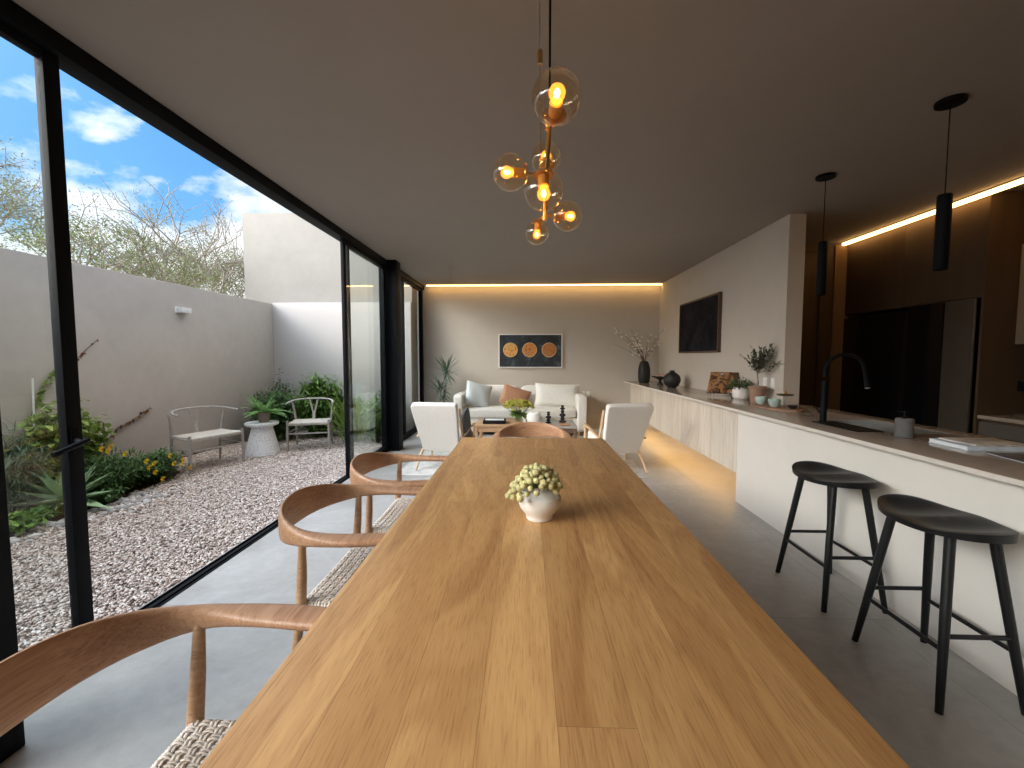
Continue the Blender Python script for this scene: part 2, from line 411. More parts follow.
XW = -2.10          # plane of the sliding glazing
struct('floor', B().box(-2.16, 4.75, -2.75, 8.75, -.12, 0), M['floor'])
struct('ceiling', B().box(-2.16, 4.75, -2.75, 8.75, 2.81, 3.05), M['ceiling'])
struct('wall_back', B().box(-2.16, 2.75, 8.57, 8.75, 0, 2.81), M['wall'])
struct('wall_right', B().box(2.59, 2.75, 4.43, 8.57, 0, 2.81), M['wall'])
struct('wall_rear', B().box(-2.16, 4.75, -2.75, -2.6, 0, 2.81), M['wall'])
struct('wall_kitchen', B().box(4.6, 4.75, -2.6, 5.7, 0, 2.81), M['darkwall'])
struct('wall_hall', B().box(2.75, 3.06, 5.56, 5.7, 0, 2.81).box(3.66, 4.6, 5.56, 5.7, 0, 2.81).box(3.06, 3.66, 5.56, 5.7, 2.72, 2.81), M['darkwall'])
d = struct('door_1', B().box(3.065, 3.655, 5.59, 5.64, 0.0, 2.715), M['darkwall'], bev=.003)
obj('door_handle', B().box(3.24, 3.275, 5.545, 5.59, 1.05, 1.10).box(3.24, 3.275, 5.545, 5.59, 1.45, 1.50).box(3.24, 3.275, 5.53, 5.55, 1.00, 1.56), M['black'], d, 'black bar handle', bev=.002)
struct('baseboard_back', B().box(-2.0, 2.04, 8.555, 8.575, 0.0, .255), M['wall'], bev=.002)
struct('wall_garden', B().box(-5.05, -4.8, -6, 8.02, -.3, 2.4), M['garden_wall'], bev=.012)
struct('wall_tall', B().box(-5.40, -2.17, 8.14, 8.5, -.3, 4.12).box(-5.40, -2.3, 8.5, 14, -.3, 4.12), M['tall_wall'], bev=.015)
struct('wall_garden_end', B().box(-4.8, -2.17, 8.02, 8.14, -.3, 2.42), M['end_wall'], bev=.008)
struct('ground', B().box(-5.3, -2.16, -6, 14, -.4, -.03), mat('bedding grit', (.24, .20, .175), 1, 0, .25, 40))
struct('ground_outside', B().box(-60, -5.3, -40, 60, -.5, -.1), mat('dry grassland', (.25, .22, .13), 1, 0, .3, 2))

# ------------------------------------------------------------------ glazing
struct('trim_1', B().box(XW - .06, XW + .06, -2.6, 8.57, 2.725, 2.81), M['black'], bev=.004)       # head beam
s = struct('trim_2', B().box(XW - .045, XW + .045, -2.6, 8.57, .0, .006), M['black'])                 # threshold track
obj('track_rail', B().box(XW - .027, XW - .021, -2.6, 8.57, .006, .016).box(XW + .021, XW + .027, -2.6, 8.57, .006, .016), M['black'], s)
def column(n, x0, x1, y0, y1):
    struct('trim_%d' % n, B().box(x0, x1, y0, y1, 0, 2.81), M['black'], bev=.004)
column(3, -2.06, -1.81, 1.20, 1.41)
column(4, -2.13, -1.905, 6.28, 6.50)
def panel(n, x, y0, y1, sw=.07, d=.04, handle=False, sw1=None, mid=None):
    """a glazed leaf in plane x: stiles, rails and one pane"""
    sw1 = sw1 or sw; z0, z1 = .018, 2.735
    b = B().box(x - d / 2, x + d / 2, y0, y0 + sw, z0, z1).box(x - d / 2, x + d / 2, y1 - sw1, y1, z0, z1)
    b.box(x - d / 2, x + d / 2, y0 + sw, y1 - sw1, z0, z0 + .06).box(x - d / 2, x + d / 2, y0 + sw, y1 - sw1, z1 - .05, z1)
    if mid: b.box(x - d / 2, x + d / 2, mid - .04, mid + .04, z0 + .06, z1 - .05)
    wn = struct('window_%d' % n, b, M['black'], bev=.003)
    obj('pane', B().box(x - .004, x + .004, y0 + sw, y1 - sw1, z0 + .06, z1 - .05), M['pane'], wn)
    return wn
w1 = panel(1, -2.10, .30, 1.925, handle=True, sw=.07, sw1=.068)
lv = B().box(-2.081, -2.070, 1.868, 1.905, .96, 1.07).tube([(-2.075, 1.886, 1.02), (-2.00, 1.85, 1.015)], .011)
lv.tube([(-2.0, 1.725, .985), (-2.0, 1.875, 1.023)], .012)
obj('handle', lv, M['black'], w1, 'black lever handle', bev=.002)
panel(2, -2.14, -2.55, .36)
panel(3, -2.08, 4.84, 6.26, sw=.065, d=.035)
panel(4, -2.12, 5.05, 6.26, sw=.055, d=.035)
panel(5, -2.10, 6.52, 8.55, sw=.10, sw1=.11, d=.06, mid=7.22)

# ------------------------------------------------------------------ gravel and stones
def stones(name, label, cat, n, sampler, size, cols, seed, flat=.6):
    rng = np.random.default_rng(seed)
    g = (1 + 5 ** .5) / 2
    iv = np.array([(-1, g, 0), (1, g, 0), (-1, -g, 0), (1, -g, 0), (0, -1, g), (0, 1, g), (0, -1, -g), (0, 1, -g), (g, 0, -1), (g, 0, 1), (-g, 0, -1), (-g, 0, 1)]) / math.sqrt(1 + g * g)
    fc = np.array([(0, 11, 5), (0, 5, 1), (0, 1, 7), (0, 7, 10), (0, 10, 11), (1, 5, 9), (5, 11, 4), (11, 10, 2), (10, 7, 6), (7, 1, 8), (3, 9, 4), (3, 4, 2), (3, 2, 6), (3, 6, 8), (3, 8, 9), (4, 9, 5), (2, 4, 11), (6, 2, 10), (8, 6, 7), (9, 8, 1)])
    P = sampler(rng, n); n = len(P)
    sz = size(P, rng)[:, None]
    sc = np.stack([rng.uniform(.8, 1.35, n), rng.uniform(.6, 1.0, n), rng.uniform(flat * .8, flat * 1.2, n)], 1) * sz
    v = iv[None] * (1 + rng.uniform(-.16, .16, (n, 12, 1))) * sc[:, None]
    tx = rng.uniform(-.5, .5, n); az = rng.uniform(0, 2 * PI, n)
    y, z = v[..., 1] * np.cos(tx)[:, None] - v[..., 2] * np.sin(tx)[:, None], v[..., 1] * np.sin(tx)[:, None] + v[..., 2] * np.cos(tx)[:, None]
    x = v[..., 0]; x, y = x * np.cos(az)[:, None] - y * np.sin(az)[:, None], x * np.sin(az)[:, None] + y * np.cos(az)[:, None]
    v = np.stack([x, y, z], -1) + P[:, None]
    f = (fc[None] + (np.arange(n) * 12)[:, None, None]).reshape(-1, 3); v = v.reshape(-1, 3)
    me = bpy.data.meshes.new(name); me.vertices.add(len(v)); me.vertices.foreach_set('co', v.astype(np.float32).ravel())
    me.loops.add(len(f) * 3); me.loops.foreach_set('vertex_index', f.astype(np.int32).ravel())
    me.polygons.add(len(f)); me.polygons.foreach_set('loop_start', (np.arange(len(f)) * 3).astype(np.int32)); me.polygons.foreach_set('loop_total', np.full(len(f), 3, np.int32))
    me.polygons.foreach_set('use_smooth', np.ones(len(f), bool)); me.update(); me.validate()
    m = bpy.data.materials.new(name); t = NT(m); gi = t.n('ShaderNodeNewGeometry')
    t.principled(t.ramp(gi.outputs['Random Per Island'], cols), .8, 0, None, .3); me.materials.append(m)
    o = bpy.data.objects.new(name, me); COL.objects.link(o); tag(o, label, cat, kind='stuff'); return o
def bed_edge(y): return -4.02 - .13 * np.clip((y - 3.9) / .4, 0, 1) + .10 * np.sin(y * 1.9) + np.where(y > 5.0, -.55 * np.clip((y - 5.0) / .5, 0, 1), 0) + np.where(y > 6.6, .0, 0)
def g_s(rng, n):
    P = np.stack([rng.uniform(-4.79, -2.155, n), rng.uniform(1.0, 7.98, n), rng.uniform(-.022, -.004, n)], 1)
    return P[P[:, 0] > bed_edge(P[:, 1]) - .03]
stones('gravel', 'pinkish grey gravel covering the patio floor outside', 'gravel', 120000, g_s, lambda P, r: r.uniform(.0065, .0125, len(P)) * (.85 + .07 * P[:, 1]),
       [(0, (.22, .17, .145)), (.2, (.42, .335, .285)), (.5, (.60, .495, .43)), (.8, (.72, .62, .55)), (.93, (.82, .76, .70)), (1, (.88, .84, .80))], 3)
def c_s(rng, n):
    y = rng.uniform(1.5, 4.3, n); return np.stack([bed_edge(y) + np.abs(rng.normal(0, .16, n)) - .04, y, rng.uniform(-.015, .005, n)], 1)
stones('cobblestones', 'pale grey rounded stones edging the planted bed', 'stones', 300, c_s, lambda P, r: r.uniform(.024, .052, len(P)),
       [(0, (.30, .29, .28)), (.6, (.46, .44, .42)), (1, (.60, .58, .55))], 5, .55)
b = B(); xs = 8; ys = np.linspace(1.0, 7.98, 60); vs_ = []; 
for y in ys:
    e = float(bed_edge(np.array(y)))
    for i in range(xs):
        u = i / (xs - 1); vs_.append((-4.8 + (e + 4.8) * u, y, -.02 + .05 * math.sin(PI * min(1, u * 1.0)) * (1 - u) + .012 * math.sin(y * 23 + i * 5)))
b.add(vs_, [(j * xs + i, j * xs + i + 1, (j + 1) * xs + i + 1, (j + 1) * xs + i) for j in range(59) for i in range(xs - 1)])
tag(obj('soil', b, M['dirt']), 'strip of dark soil along the garden wall', 'soil', kind='stuff')
# ------------------------------------------------------------------ dining table
t_ = thing('dining_table', 'long oiled hardwood dining table with a planked top', 'table', (.045, 0, 0))
obj('tabletop', B().box(-.565, .565, .22, 3.44, .727, .75), M['table'], t_, bev=.003)
for y in (.75, 2.9):
    obj('leg', B().box(-.36, .36, y - .045, y + .045, .0, .727), M['table'], t_, bev=.004)
obj('stretcher', B().box(-.04, .04, .795, 2.855, .30, .42), M['table'], t_, bev=.004)

# ------------------------------------------------------------------ round armchairs with woven seats
def rail_pts(n=44):
    P, S = [], []
    ctrl = [  # x, y, z, half side, half up
        (.245, -.258, .704, .018, .013), (.19, -.280, .705, .036, .0145), (.08, -.298, .704, .044, .0155), (-.06, -.308, .703, .040, .017), (-.20, -.294, .704, .022, .030),
        (-.305, -.232, .708, .0145, .050), (-.368, -.130, .714, .011, .066), (-.388, 0, .716, .010, .074)]
    full = ctrl + [(x, -y, z, a, b) for x, y, z, a, b in ctrl[-2::-1]]
    def cr(p0, p1, p2, p3, u): return [.5 * ((2 * b) + (-a + c) * u + (2 * a - 5 * b + 4 * c - d) * u * u + (-a + 3 * b - 3 * c + d) * u ** 3) for a, b, c, d in zip(p0, p1, p2, p3)]
    for i in range(len(full) - 1):
        p0, p1, p2, p3 = full[max(i - 1, 0)], full[i], full[i + 1], full[min(i + 2, len(full) - 1)]
        for k in range(5):
            q = cr(p0, p1, p2, p3, k / 5); P.append(q[:3]); S.append((q[3], q[4]))
    P.append(full[-1][:3]); S.append(full[-1][3:]); return P, S
def make_chair(label):
    c = thing('dining_armchair', label, 'chair', (0, 0, 0), 0, 'round backed oak armchairs at the dining table')
    P, S = rail_pts()
    obj('top_rail', B().sweep(P, S, n=18, p=3.0), M['walnut_rail'], c, angle=1.0)
    for sx, sy in ((-1, -1), (-1, 1), (1, -1), (1, 1)):
        if sx < 0: pts = [(-.275, sy * .295, 0), (-.245, sy * .283, .22), (-.222, sy * .275, .43), (-.212, sy * .279, .56), (-.205, sy * .283, .695)]
        else: pts = [(.225, sy * .292, 0), (.215, sy * .288, .22), (.205, sy * .283, .43), (.195, sy * .280, .56), (.185, sy * .278, .695)]
        obj('leg', B().tube(pts, [.0115, .0165, .0205, .0185, .0135], 14), M['oak'], c)
    obj('seat_frame', B().tube([(.21, -.28, .405), (.21, .28, .405)], .015).tube([(-.222, -.275, .405), (-.222, .275, .405)], .014).tube([(-.222, -.275, .40), (.21, -.283, .40)], .014).tube([(-.222, .275, .40), (.21, .283, .40)], .014), M['oak'], c)
    b = B(); nx, ny = 17, 29
    x0, x1, y0, y1 = -.222, .218, -.27, .27
    def sag(x, y): return .432 - .022 * max(0, (1 - ((x) / .24) ** 2) * (1 - (y / .28) ** 2))
    for i in range(nx):           # warp ribbons run side to side, wrapped over the side rails
        x = x0 + (i + .5) * (x1 - x0) / nx; pts = []
        for j in range(ny * 2 + 1):
            y = y0 + j * (y1 - y0) / (ny * 2); ph = PI * j / 2 + PI * (i % 2)
            pts.append((x, y, sag(x, y) + .0055 * math.sin(ph) * (1 if 0 < j < ny * 2 else 0)))
        pts = [(x, y0 - .008, .395)] + [(x, y0 - .012, .418)] + pts + [(x, y1 + .012, .418), (x, y1 + .008, .395)]
        for o in (-.0056, .0056): b.sweep([(p[0] + o, p[1], p[2]) for p in pts], (.0054, .0040), n=6)
    for j in range(ny):
        y = y0 + (j + .5) * (y1 - y0) / ny; pts = []
        for i in range(nx * 2 + 1):
            x = x0 + i * (x1 - x0) / (nx * 2); ph = PI * i / 2 + PI * ((j + 1) % 2)
            pts.append((x, y, sag(x, y) + .0055 * math.sin(ph)))
        pts = [(x0 - .014, y, .40)] + pts + [(x1 + .012, y, .415), (x1 + .010, y, .395)]
        for o in (-.0042, .0042): b.sweep([(p[0], p[1] + o, p[2]) for p in pts], (.0040, .0038), n=6)
    obj('seat', b, M['cord'], c, 'seat woven from pale paper cord', fast=True)
    return c
CH = 'round backed oak armchairs at the dining table'
ch = make_chair('round backed oak armchair nearest the camera, cut off by the picture edge'); ch.location = (-.665, .79, 0)
dup(ch, (-.665, 1.88, 0), 0, 'oak armchair in the middle of the row of three along the table')
dup(ch, (-.665, 2.60, 0), 0, 'oak armchair farthest along the table side, beside the pale lounge chair')
dup(ch, (.045, 3.64, 0), -PI / 2, 'oak armchair standing alone at the far end of the table')

# ------------------------------------------------------------------ jug with dried flowers on the table
j = obj('jug', B().lathe([(.0, .0), (.050, .0), (.054, .004), (.055, .014), (.060, .024), (.079, .048), (.087, .072), (.085, .094), (.070, .112), (.050, .119), (.042, .126), (.044, .134), (.040, .134), (.038, .122), (.05, .110), (.06, .095), (.0, .09)], 40), M['white'], loc=(.052, 1.705, .75))
tag(j, 'round cream stoneware jug holding dried flowers on the dining table', 'jug')
fl = thing('dried_bouquet', 'bunch of pale yellow green bobble flowers in the cream jug', 'flowers', (.046, 1.705, .876))
bs, bl, bb = B(), B(), []
rr = random.Random(5)
for i in range(98):
    a = i * 2.39996; u = ((i + .5) / 98) ** .5; r_ = u * .110
    h = .098 * math.sqrt(max(0, 1 - (u * .97) ** 2)) - .018 + rr.uniform(-.010, .010) - .05 * max(0, -math.cos(a)) * u
    p = V(r_ * math.cos(a) - .018 + rr.uniform(-.006, .006), r_ * math.sin(a) - .012 + rr.uniform(-.006, .006), h)
    bs.tube([(p.x * .15, p.y * .15, -.03), (p.x * .6, p.y * .6, h * .55), p], [.0013, .0012, .001], 4)
    bb.append(p)
for i in range(60):
    a = rr.uniform(-.5, 1.6); e = rr.uniform(.2, 1.2)
    bl.blade((.02 * math.cos(a), .02 * math.sin(a), .0), (math.cos(a) * math.cos(e), math.sin(a) * math.cos(e), math.sin(e)), rr.uniform(.07, .11), .004, .4, 3)
obj('stems', bs, M['stem'], fl); obj('leaves', bl, leafmat('blue green leaf', (.10, .17, .12), (.20, .30, .24)), fl)
M['bobble'] = mat('dried bobble flower', (.60, .55, .27), .9, 0, .3, 60, bump=.8, bscale=300)
for p in bb:
    obj('flower_head', B().ball(p, rr.uniform(.0105, .0150), 10, 7), M['bobble'], fl)

# ------------------------------------------------------------------ globe chandelier
c = thing('globe_chandelier', 'brass chandelier of six amber glass globes hanging over the table', 'lamp', (.066, 1.62, 0))
obj('canopy', B().lathe([(0, 2.775), (.055, 2.775), (.06, 2.785), (.06, 2.81), (0, 2.81)], 32, (.014, 0, 0)), M['black'], c)
obj('cord', B().tube([(.014, 0, 2.78), (.014, 0, 2.26)], .0042, 8), M['black'], c)
obj('stem', B().tube([(.014, 0, 2.26), (0.004, 0, 2.07), (-.002, 0, 1.90)], .0095, 12).tube([(.014, 0, 2.27), (.013, 0, 2.24)], .014, 12), M['brass'], c)
obj('suspension_wire', B().tube([(-.02, .12, 2.81), (-.02, .12, 2.6), (-.015, .11, 2.15)], .0012, 6).lathe([(0, 0), (.010, 0), (.010, .05), (0, .05)], 12, (-.018, .12, 2.53)), M['brass'], c)
def globe(p, r, d, zs):
    """glass globe at p, its socket cup on the side -d, joined by an arm to the stem at height zs"""
    p = V(*p); d = V(*d).normalized(); q = V(0, 0, 1).rotation_difference(d).to_matrix()
    n = 14; th0 = .42
    g = obj('globe', B().lathe([(r * math.sin(th0 + (PI - th0) * i / 20), -r * math.cos(th0 + (PI - th0) * i / 20)) for i in range(21)], 36, p, q), M['amber'], c, 'amber tinted glass globe')
    k = r / .07
    obj('socket_cup', B().lathe([(0, -r * .98), (r * .44, -r * .94), (r * .50, -r * .84), (r * .46, -r * .78), (0, -r * .76)], 28, p, q), M['brass'], g)
    obj('socket', B().lathe([(.018 * k, -r * .78), (.019 * k, -r * .70), (.019 * k, -r * .20), (.014 * k, -r * .16), (0, -r * .16)], 22, p, q), M['socket'], g, 'amber socket sleeve')
    bl = obj('bulb', B().lathe([(.012 * k, -r * .18), (.016 * k, -r * .06), (.022 * k, r * .10), (.023 * k, r * .26), (.018 * k, r * .42), (.008 * k, r * .51), (0, r * .52)], 20, p, q), M['bulbglass'], g, 'glowing orange filament bulb')
    obj('filament', B().lathe([(0, -r * .02), (.006 * k, r * .04), (.0085 * k, r * .2), (.006 * k, r * .33), (0, r * .36)], 10, p, q), M['bulb'], g)
    e = p - d * r * .97
    obj('arm', B().tube([(0, 0, zs), (e.x, e.y, e.z)], .0055 , 10), M['brass'], c)
G0 = V(.066, 1.62, 0)
def gp(x, y, z): return (x - G0.x, y - G0.y, z)
globe(gp(.100, 1.545, 2.292), .088, (.02, -.95, .30), 2.22)
globe(gp(-.063, 1.62, 2.075), .066, (-1, -.05, .05), 2.06)
globe(gp(.073, 1.74, 2.178), .060, (0, .5, .8), 2.10)
globe(gp(.056, 1.52, 1.972), .069, (.02, -.25, -1), 2.07)
globe(gp(.148, 1.62, 1.916), .054, (1, 0, -.02), 1.92)
globe(gp(.036, 1.62, 1.858), .044, (-.1, -.05, -1), 1.92)

# ------------------------------------------------------------------ black cylinder pendants over the island
def pendant(label):
    p = thing('cylinder_pendant', label, 'lamp', (0, 0, 0), 0, 'black pendants over the island')
    obj('canopy', B().lathe([(0, 2.79), (.066, 2.79), (.068, 2.795), (.068, 2.81), (0, 2.81)], 36), M['black'], p)
    obj('cord', B().tube([(0, 0, 2.79), (0, 0, 2.30)], .0028, 8), M['black'], p)
    obj('shade', B().lathe([(0, 2.305), (.030, 2.305), (.0335, 2.30), (.0335, 1.895), (.031, 1.89), (.030, 1.90), (.030, 2.0), (0, 2.0)], 32), M['black'], p)
    return p
p = pendant('black cylinder pendant nearer the camera, hanging over the island'); p.location = (2.33, 2.545, 0)
dup(p, (2.325, 3.53, 0), 0, 'black cylinder pendant near the end of the right wall')

# ------------------------------------------------------------------ led strips
def strip(name, label, b, bm_, m):
    o = thing(name, label, 'light strip'); obj('channel', b, M['black'] if name == 'x' else M['ceiling'], o); obj('diffuser', bm_, m, o, 'glowing warm diffuser'); return o
strip('cove_light', 'warm light strip along the top of the sofa wall', B().box(-1.97, 2.585, 8.44, 8.49, 2.802, 2.81), B().box(-1.97, 2.585, 8.445, 8.485, 2.785, 2.802), M['led'])
strip('kitchen_light_strip', 'warm light strip above the tall kitchen cabinets', B().box(3.87, 3.93, .2, 5.538, 2.80, 2.81), B().box(3.88, 3.922, .2, 5.538, 2.772, 2.80), M['ledkit'])
strip('toe_light', 'warm light strip under the floating cabinets', B().box(2.165, 2.19, 4.47, 8.45, .262, .2695), B().box(2.168, 2.187, 4.47, 8.45, .256, .262), M['toeled'])

# ------------------------------------------------------------------ island, worktop and floating cabinets
def slab(xs, ys, filled, z0, z1):
    b = B(); vid = {}
    def vv(i, j, z):
        k = (i, j, z)
        if k not in vid: vid[k] = len(b.v); b.v.append((xs[i], ys[j], z))
        return vid[k]
    nx, ny = len(xs) - 1, len(ys) - 1
    F_ = lambda i, j: 0 <= i < nx and 0 <= j < ny and filled(i, j)
    for i in range(nx):
        for j in range(ny):
            if not F_(i, j): continue
            b.f.append((vv(i, j, z1), vv(i + 1, j, z1), vv(i + 1, j + 1, z1), vv(i, j + 1, z1)))
            b.f.append((vv(i, j, z0), vv(i, j + 1, z0), vv(i + 1, j + 1, z0), vv(i + 1, j, z0)))
            for di, dj, e in ((-1, 0, ((i, j), (i, j + 1))), (1, 0, ((i + 1, j + 1), (i + 1, j))), (0, -1, ((i + 1, j), (i, j))), (0, 1, ((i, j + 1), (i + 1, j + 1)))):
                if not F_(i + di, j + dj):
                    a_, c_ = e; b.f.append((vv(*a_, z0), vv(*a_, z1), vv(*c_, z1), vv(*c_, z0)))
    return b
SX0, SX1, SY0, SY1 = 2.28, 2.66, 2.76, 3.38
top = obj('worktop', slab([1.93, SX0, 2.588, SX1, 2.80], [-.3, SY0, SY1, 4.425, 8.565], lambda i, j: not (j == 3 and i >= 2) and not (j == 1 and i in (1, 2)), .895, .92), M['counter'], bev=.002)
obj('front_edge', B().box(1.9255, 1.9295, -.3, 8.56, .8965, .9185), M['edge'], top, 'front edge with window light in its colour')
tag(top, 'long taupe stone worktop running over island and cabinets', 'worktop')
isl = thing('kitchen_island', 'ivory plastered island below the taupe worktop', 'island', (0, 0, 0))
obj('front_panel', B().box(2.03, 2.06, -.25, 4.18, 0, .894), M['island'], isl, bev=.002)
obj('carcass', B().box(2.06, 2.24, -.25, 4.18, 0, .894).box(2.24, 2.74, -.25, 2.66, .1, .894).box(2.24, 2.74, 3.40, 4.18, .1, .894), M['island'], isl)
obj('end_panel', B().box(2.06, 2.76, 4.181, 4.20, 0, .894), M['island'], isl)
for k in range(6):
    y0 = 4.205 + k * .724
    cb = thing('floating_cabinet', ['floating whitewashed wood cabinet next to the ivory island', 'second floating wood cabinet from the island', 'third floating wood cabinet from the island', 'fourth floating wood cabinet from the island', 'fifth floating wood cabinet, next to the last', 'last floating wood cabinet, against the sofa wall'][k], 'cabinet', (0, 0, 0), 0, 'floating wood cabinets under the worktop')
    obj('carcass', B().box(2.062, 2.582, y0, y0 + .722, .27, .893), M['washed'], cb)
    n = 9; prof = []
    for i in range(n):
        ya = y0 + .002 + i * .718 / n; yb = y0 + .002 + (i + 1) * .718 / n
        prof += [(2.048, ya), (2.042, ya + .004), (2.042, yb - .004)]
    prof += [(2.048, y0 + .720), (2.062, y0 + .720), (2.062, y0 + .002)]
    obj('door', B().prism(prof, .272, .885), M['washed'], cb, angle=.3)
obj('plinth', B().box(2.565, 2.583, 4.205, 8.55, 0, .268), M['island'], isl)

s = thing('sink', 'steel sink with a black ledge set in the worktop', 'sink', (0, 0, 0))
e = .004
b = B(); x0, x1, y0, y1 = SX0 + .002, SX1 - .002, SY0 + .002, SY1 - .002
for (a0, a1, c0, c1, z0, z1) in ((x0, x0 + e, y0, y1, .70, .917), (x1 - e, x1, y0, y1, .70, .917), (x0, x1, y0, y0 + e, .70, .917), (x0, x1, y1 - e, y1, .70, .917), (x0, x1, y0, y1, .696, .70)): b.box(a0, a1, c0, c1, z0, z1)
obj('basin', b, M['steel'], s)
obj('drain', B().lathe([(0, .7005), (.045, .7005), (.045, .704), (.03, .703), (0, .7015)], 24, ((x0 + x1) / 2, (y0 + y1) / 2, 0)), M['steel'], s)
obj('ledge', B().box(2.11, 2.2795, 2.80, 3.24, .9205, .927), M['black'], s, 'black ledge strip', bev=.002)
fa = thing('faucet', 'tall black gooseneck faucet beside the sink', 'faucet', (2.145, 3.17, .927))
pts = [(0, 0, .0), (0, 0, .33)] + [(.115 - .115 * math.cos(a), -.03 * (1 - math.cos(a)), .375 + .115 * math.sin(a)) for a in [PI * i / 14 for i in range(0, 13)]]
pts += [(.238, -.062, .34)]
obj('body', B().lathe([(0, 0), (.027, 0), (.027, .01), (.021, .016), (.020, .12), (.016, .30), (0, .30)], 24), M['black'], fa)
obj('spout', B().tube([p for p in pts if p[2] >= .29 or p[0] == 0][1:], [.0125] * (len(pts) - 1), 14), M['black'], fa)
obj('spray_head', B().tube([(.236, -.061, .345), (.245, -.064, .295), (.249, -.066, .258)], [.0125, .016, .017], 16), M['black'], fa)
obj('aerator', B().tube([(.2485, -.066, .259), (.249, -.066, .253)], .0145, 16), M['steel'], fa, 'steel tip')
obj('lever', B().tube([(-.0, .018, .06), (.0, .05, .075), (.0, .085, .105)], [.009, .007, .005], 10), M['black'], fa)

sp = thing('soap_dispenser', 'ribbed grey soap dispenser standing beside the sink', 'soap dispenser', (2.26, 2.635, .9205))
pr = [(0, 0), (.041, 0)]
for i in range(16): z = .003 + i * .0066; pr += [(.0435, z), (.0450, z + .0025), (.0435, z + .0054)]
pr += [(.041, .112), (.034, .1135), (.012, .114), (0, .114)]
obj('bottle', B().lathe(pr, 40), M['greyclay'], sp)
obj('pump', B().lathe([(0, .114), (.012, .114), (.012, .127), (.005, .128), (.005, .146), (.009, .147), (.009, .156), (0, .157)], 18).tube([(0, 0, .151), (-.02, .025, .151), (-.024, .03, .146)], .0042, 8), M['black'], sp, 'black pump')

def book(name, label, cx_, cy_, z, w_, d_, h_, rz, cover, pages=None):
    o = thing(name, label, 'book', (cx_, cy_, z), rz)
    obj('pages', B().box(-w_ / 2 + .004, w_ / 2 - .004, -d_ / 2 + .004, d_ / 2 - .001, .003, h_ - .003), pages or M['paper'], o)
    obj('cover', B().box(-w_ / 2, w_ / 2, -d_ / 2, d_ / 2, 0, .003).box(-w_ / 2, w_ / 2, -d_ / 2, d_ / 2, h_ - .003, h_).box(-w_ / 2, w_ / 2, -d_ / 2 - .002, -d_ / 2 + .002, 0, h_), cover, o, bev=.001)
    return o
book('large_book', 'pale blue large book lying on the worktop', 2.43, 2.365, .9202, .33, .23, .022, -.06, mat('pale blue cover', (.52, .60, .68), .4, 0, .25, 6))
book('white_book', 'white book on top of the pale blue book', 2.445, 2.36, .9423, .29, .21, .009, -.02, mat('grey white cover', (.50, .47, .44), .4, 0, .5, 9))
mg = thing('magazine', 'dark covered magazine lying nearest on the worktop edge', 'magazine', (2.40, 2.06, .92), -.2)
obj('pages', B().box(-.140, .140, -.100, .100, .002, .007), M['paper'], mg); obj('cover', B().box(-.148, .148, -.108, .108, 0.0004, .002).box(-.148, .148, -.108, .108, .007, .009), mat('dark magazine cover', (.10, .09, .085), .3, 0, .9, 14), mg)

# ------------------------------------------------------------------ bar stools
def make_stool(label):
    s = thing('bar_stool', label, 'stool', (0, 0, 0), 0, 'black saddle stools at the island')
    nr, ns = 10, 56; vs = []; fs = []
    def surf(r_, a, top):
        c_, s_ = math.cos(a), math.sin(a); e = 2 / 2.35
        u = r_ * math.copysign(abs(s_) ** e, s_); v = r_ * math.copysign(abs(c_) ** e, c_)
        x = v * .176 * (1 - .10 * u * u) ; y = u * .248
        z = .716 + .022 * u * u - .022 * math.exp(-((abs(u) - .42) / .34) ** 2) * (1 - .75 * v * v) + .004 * v
        if top: return (x * (1 - .012 * r_ ** 12), y * (1 - .01 * r_ ** 12), z - .006 * r_ ** 14)
        return (x * .975, y * .98, z * 0 + .676 + .016 * u * u + .004 * r_ ** 8)
    for top in (1, 0):
        o = len(vs)
        vs.append(surf(0, 0, top))
        for i in range(1, nr + 1):
            for k in range(ns): vs.append(surf((i / nr) ** .8, 2 * PI * k / ns, top))
        for k in range(ns):
            q = (o, o + 1 + k, o + 1 + (k + 1) % ns); fs.append(q if top else q[::-1])
        for i in range(nr - 1):
            for k in range(ns):
                q = (o + 1 + i * ns + k, o + 1 + (i + 1) * ns + k, o + 1 + (i + 1) * ns + (k + 1) % ns, o + 1 + i * ns + (k + 1) % ns); fs.append(q if top else q[::-1])
    N = 1 + nr * ns
    for k in range(ns): a_ = 1 + (nr - 1) * ns + k; b_ = 1 + (nr - 1) * ns + (k + 1) % ns; fs.append((a_, a_ + N, b_ + N, b_))
    obj('seat', B().add(vs, fs), M['blackwood'], s, angle=.9)
    P = {}
    for sx in (-1, 1):
        for sy in (-1, 1):
            t0 = V(sx * .085, sy * .135, .684); t1 = V(sx * .165, sy * .218, 0); P[(sx, sy)] = (t0, t1)
            obj('leg', B().tube([t0, t0.lerp(t1, .5), t1], [.0185, .0175, .0135], 16), M['blackwood'], s)
    at = lambda k_, z: P[k_][0].lerp(P[k_][1], (.684 - z) / .684)
    for a, b_, z in (((-1, -1), (-1, 1), .235), ((1, -1), (1, 1), .235), ((-1, 1), (1, 1), .29), ((-1, -1), (1, -1), .29)):
        obj('stretcher', B().tube([at(a, z), at(b_, z)], .0095, 12), M['blackwood'], s)
    return s
st = make_stool('black saddle seat bar stool farther from the camera, before the faucet'); st.location = (1.80, 2.56, 0)
dup(st, (1.79, 1.885, 0), 0, 'black saddle seat bar stool nearest the camera, at the picture edge')
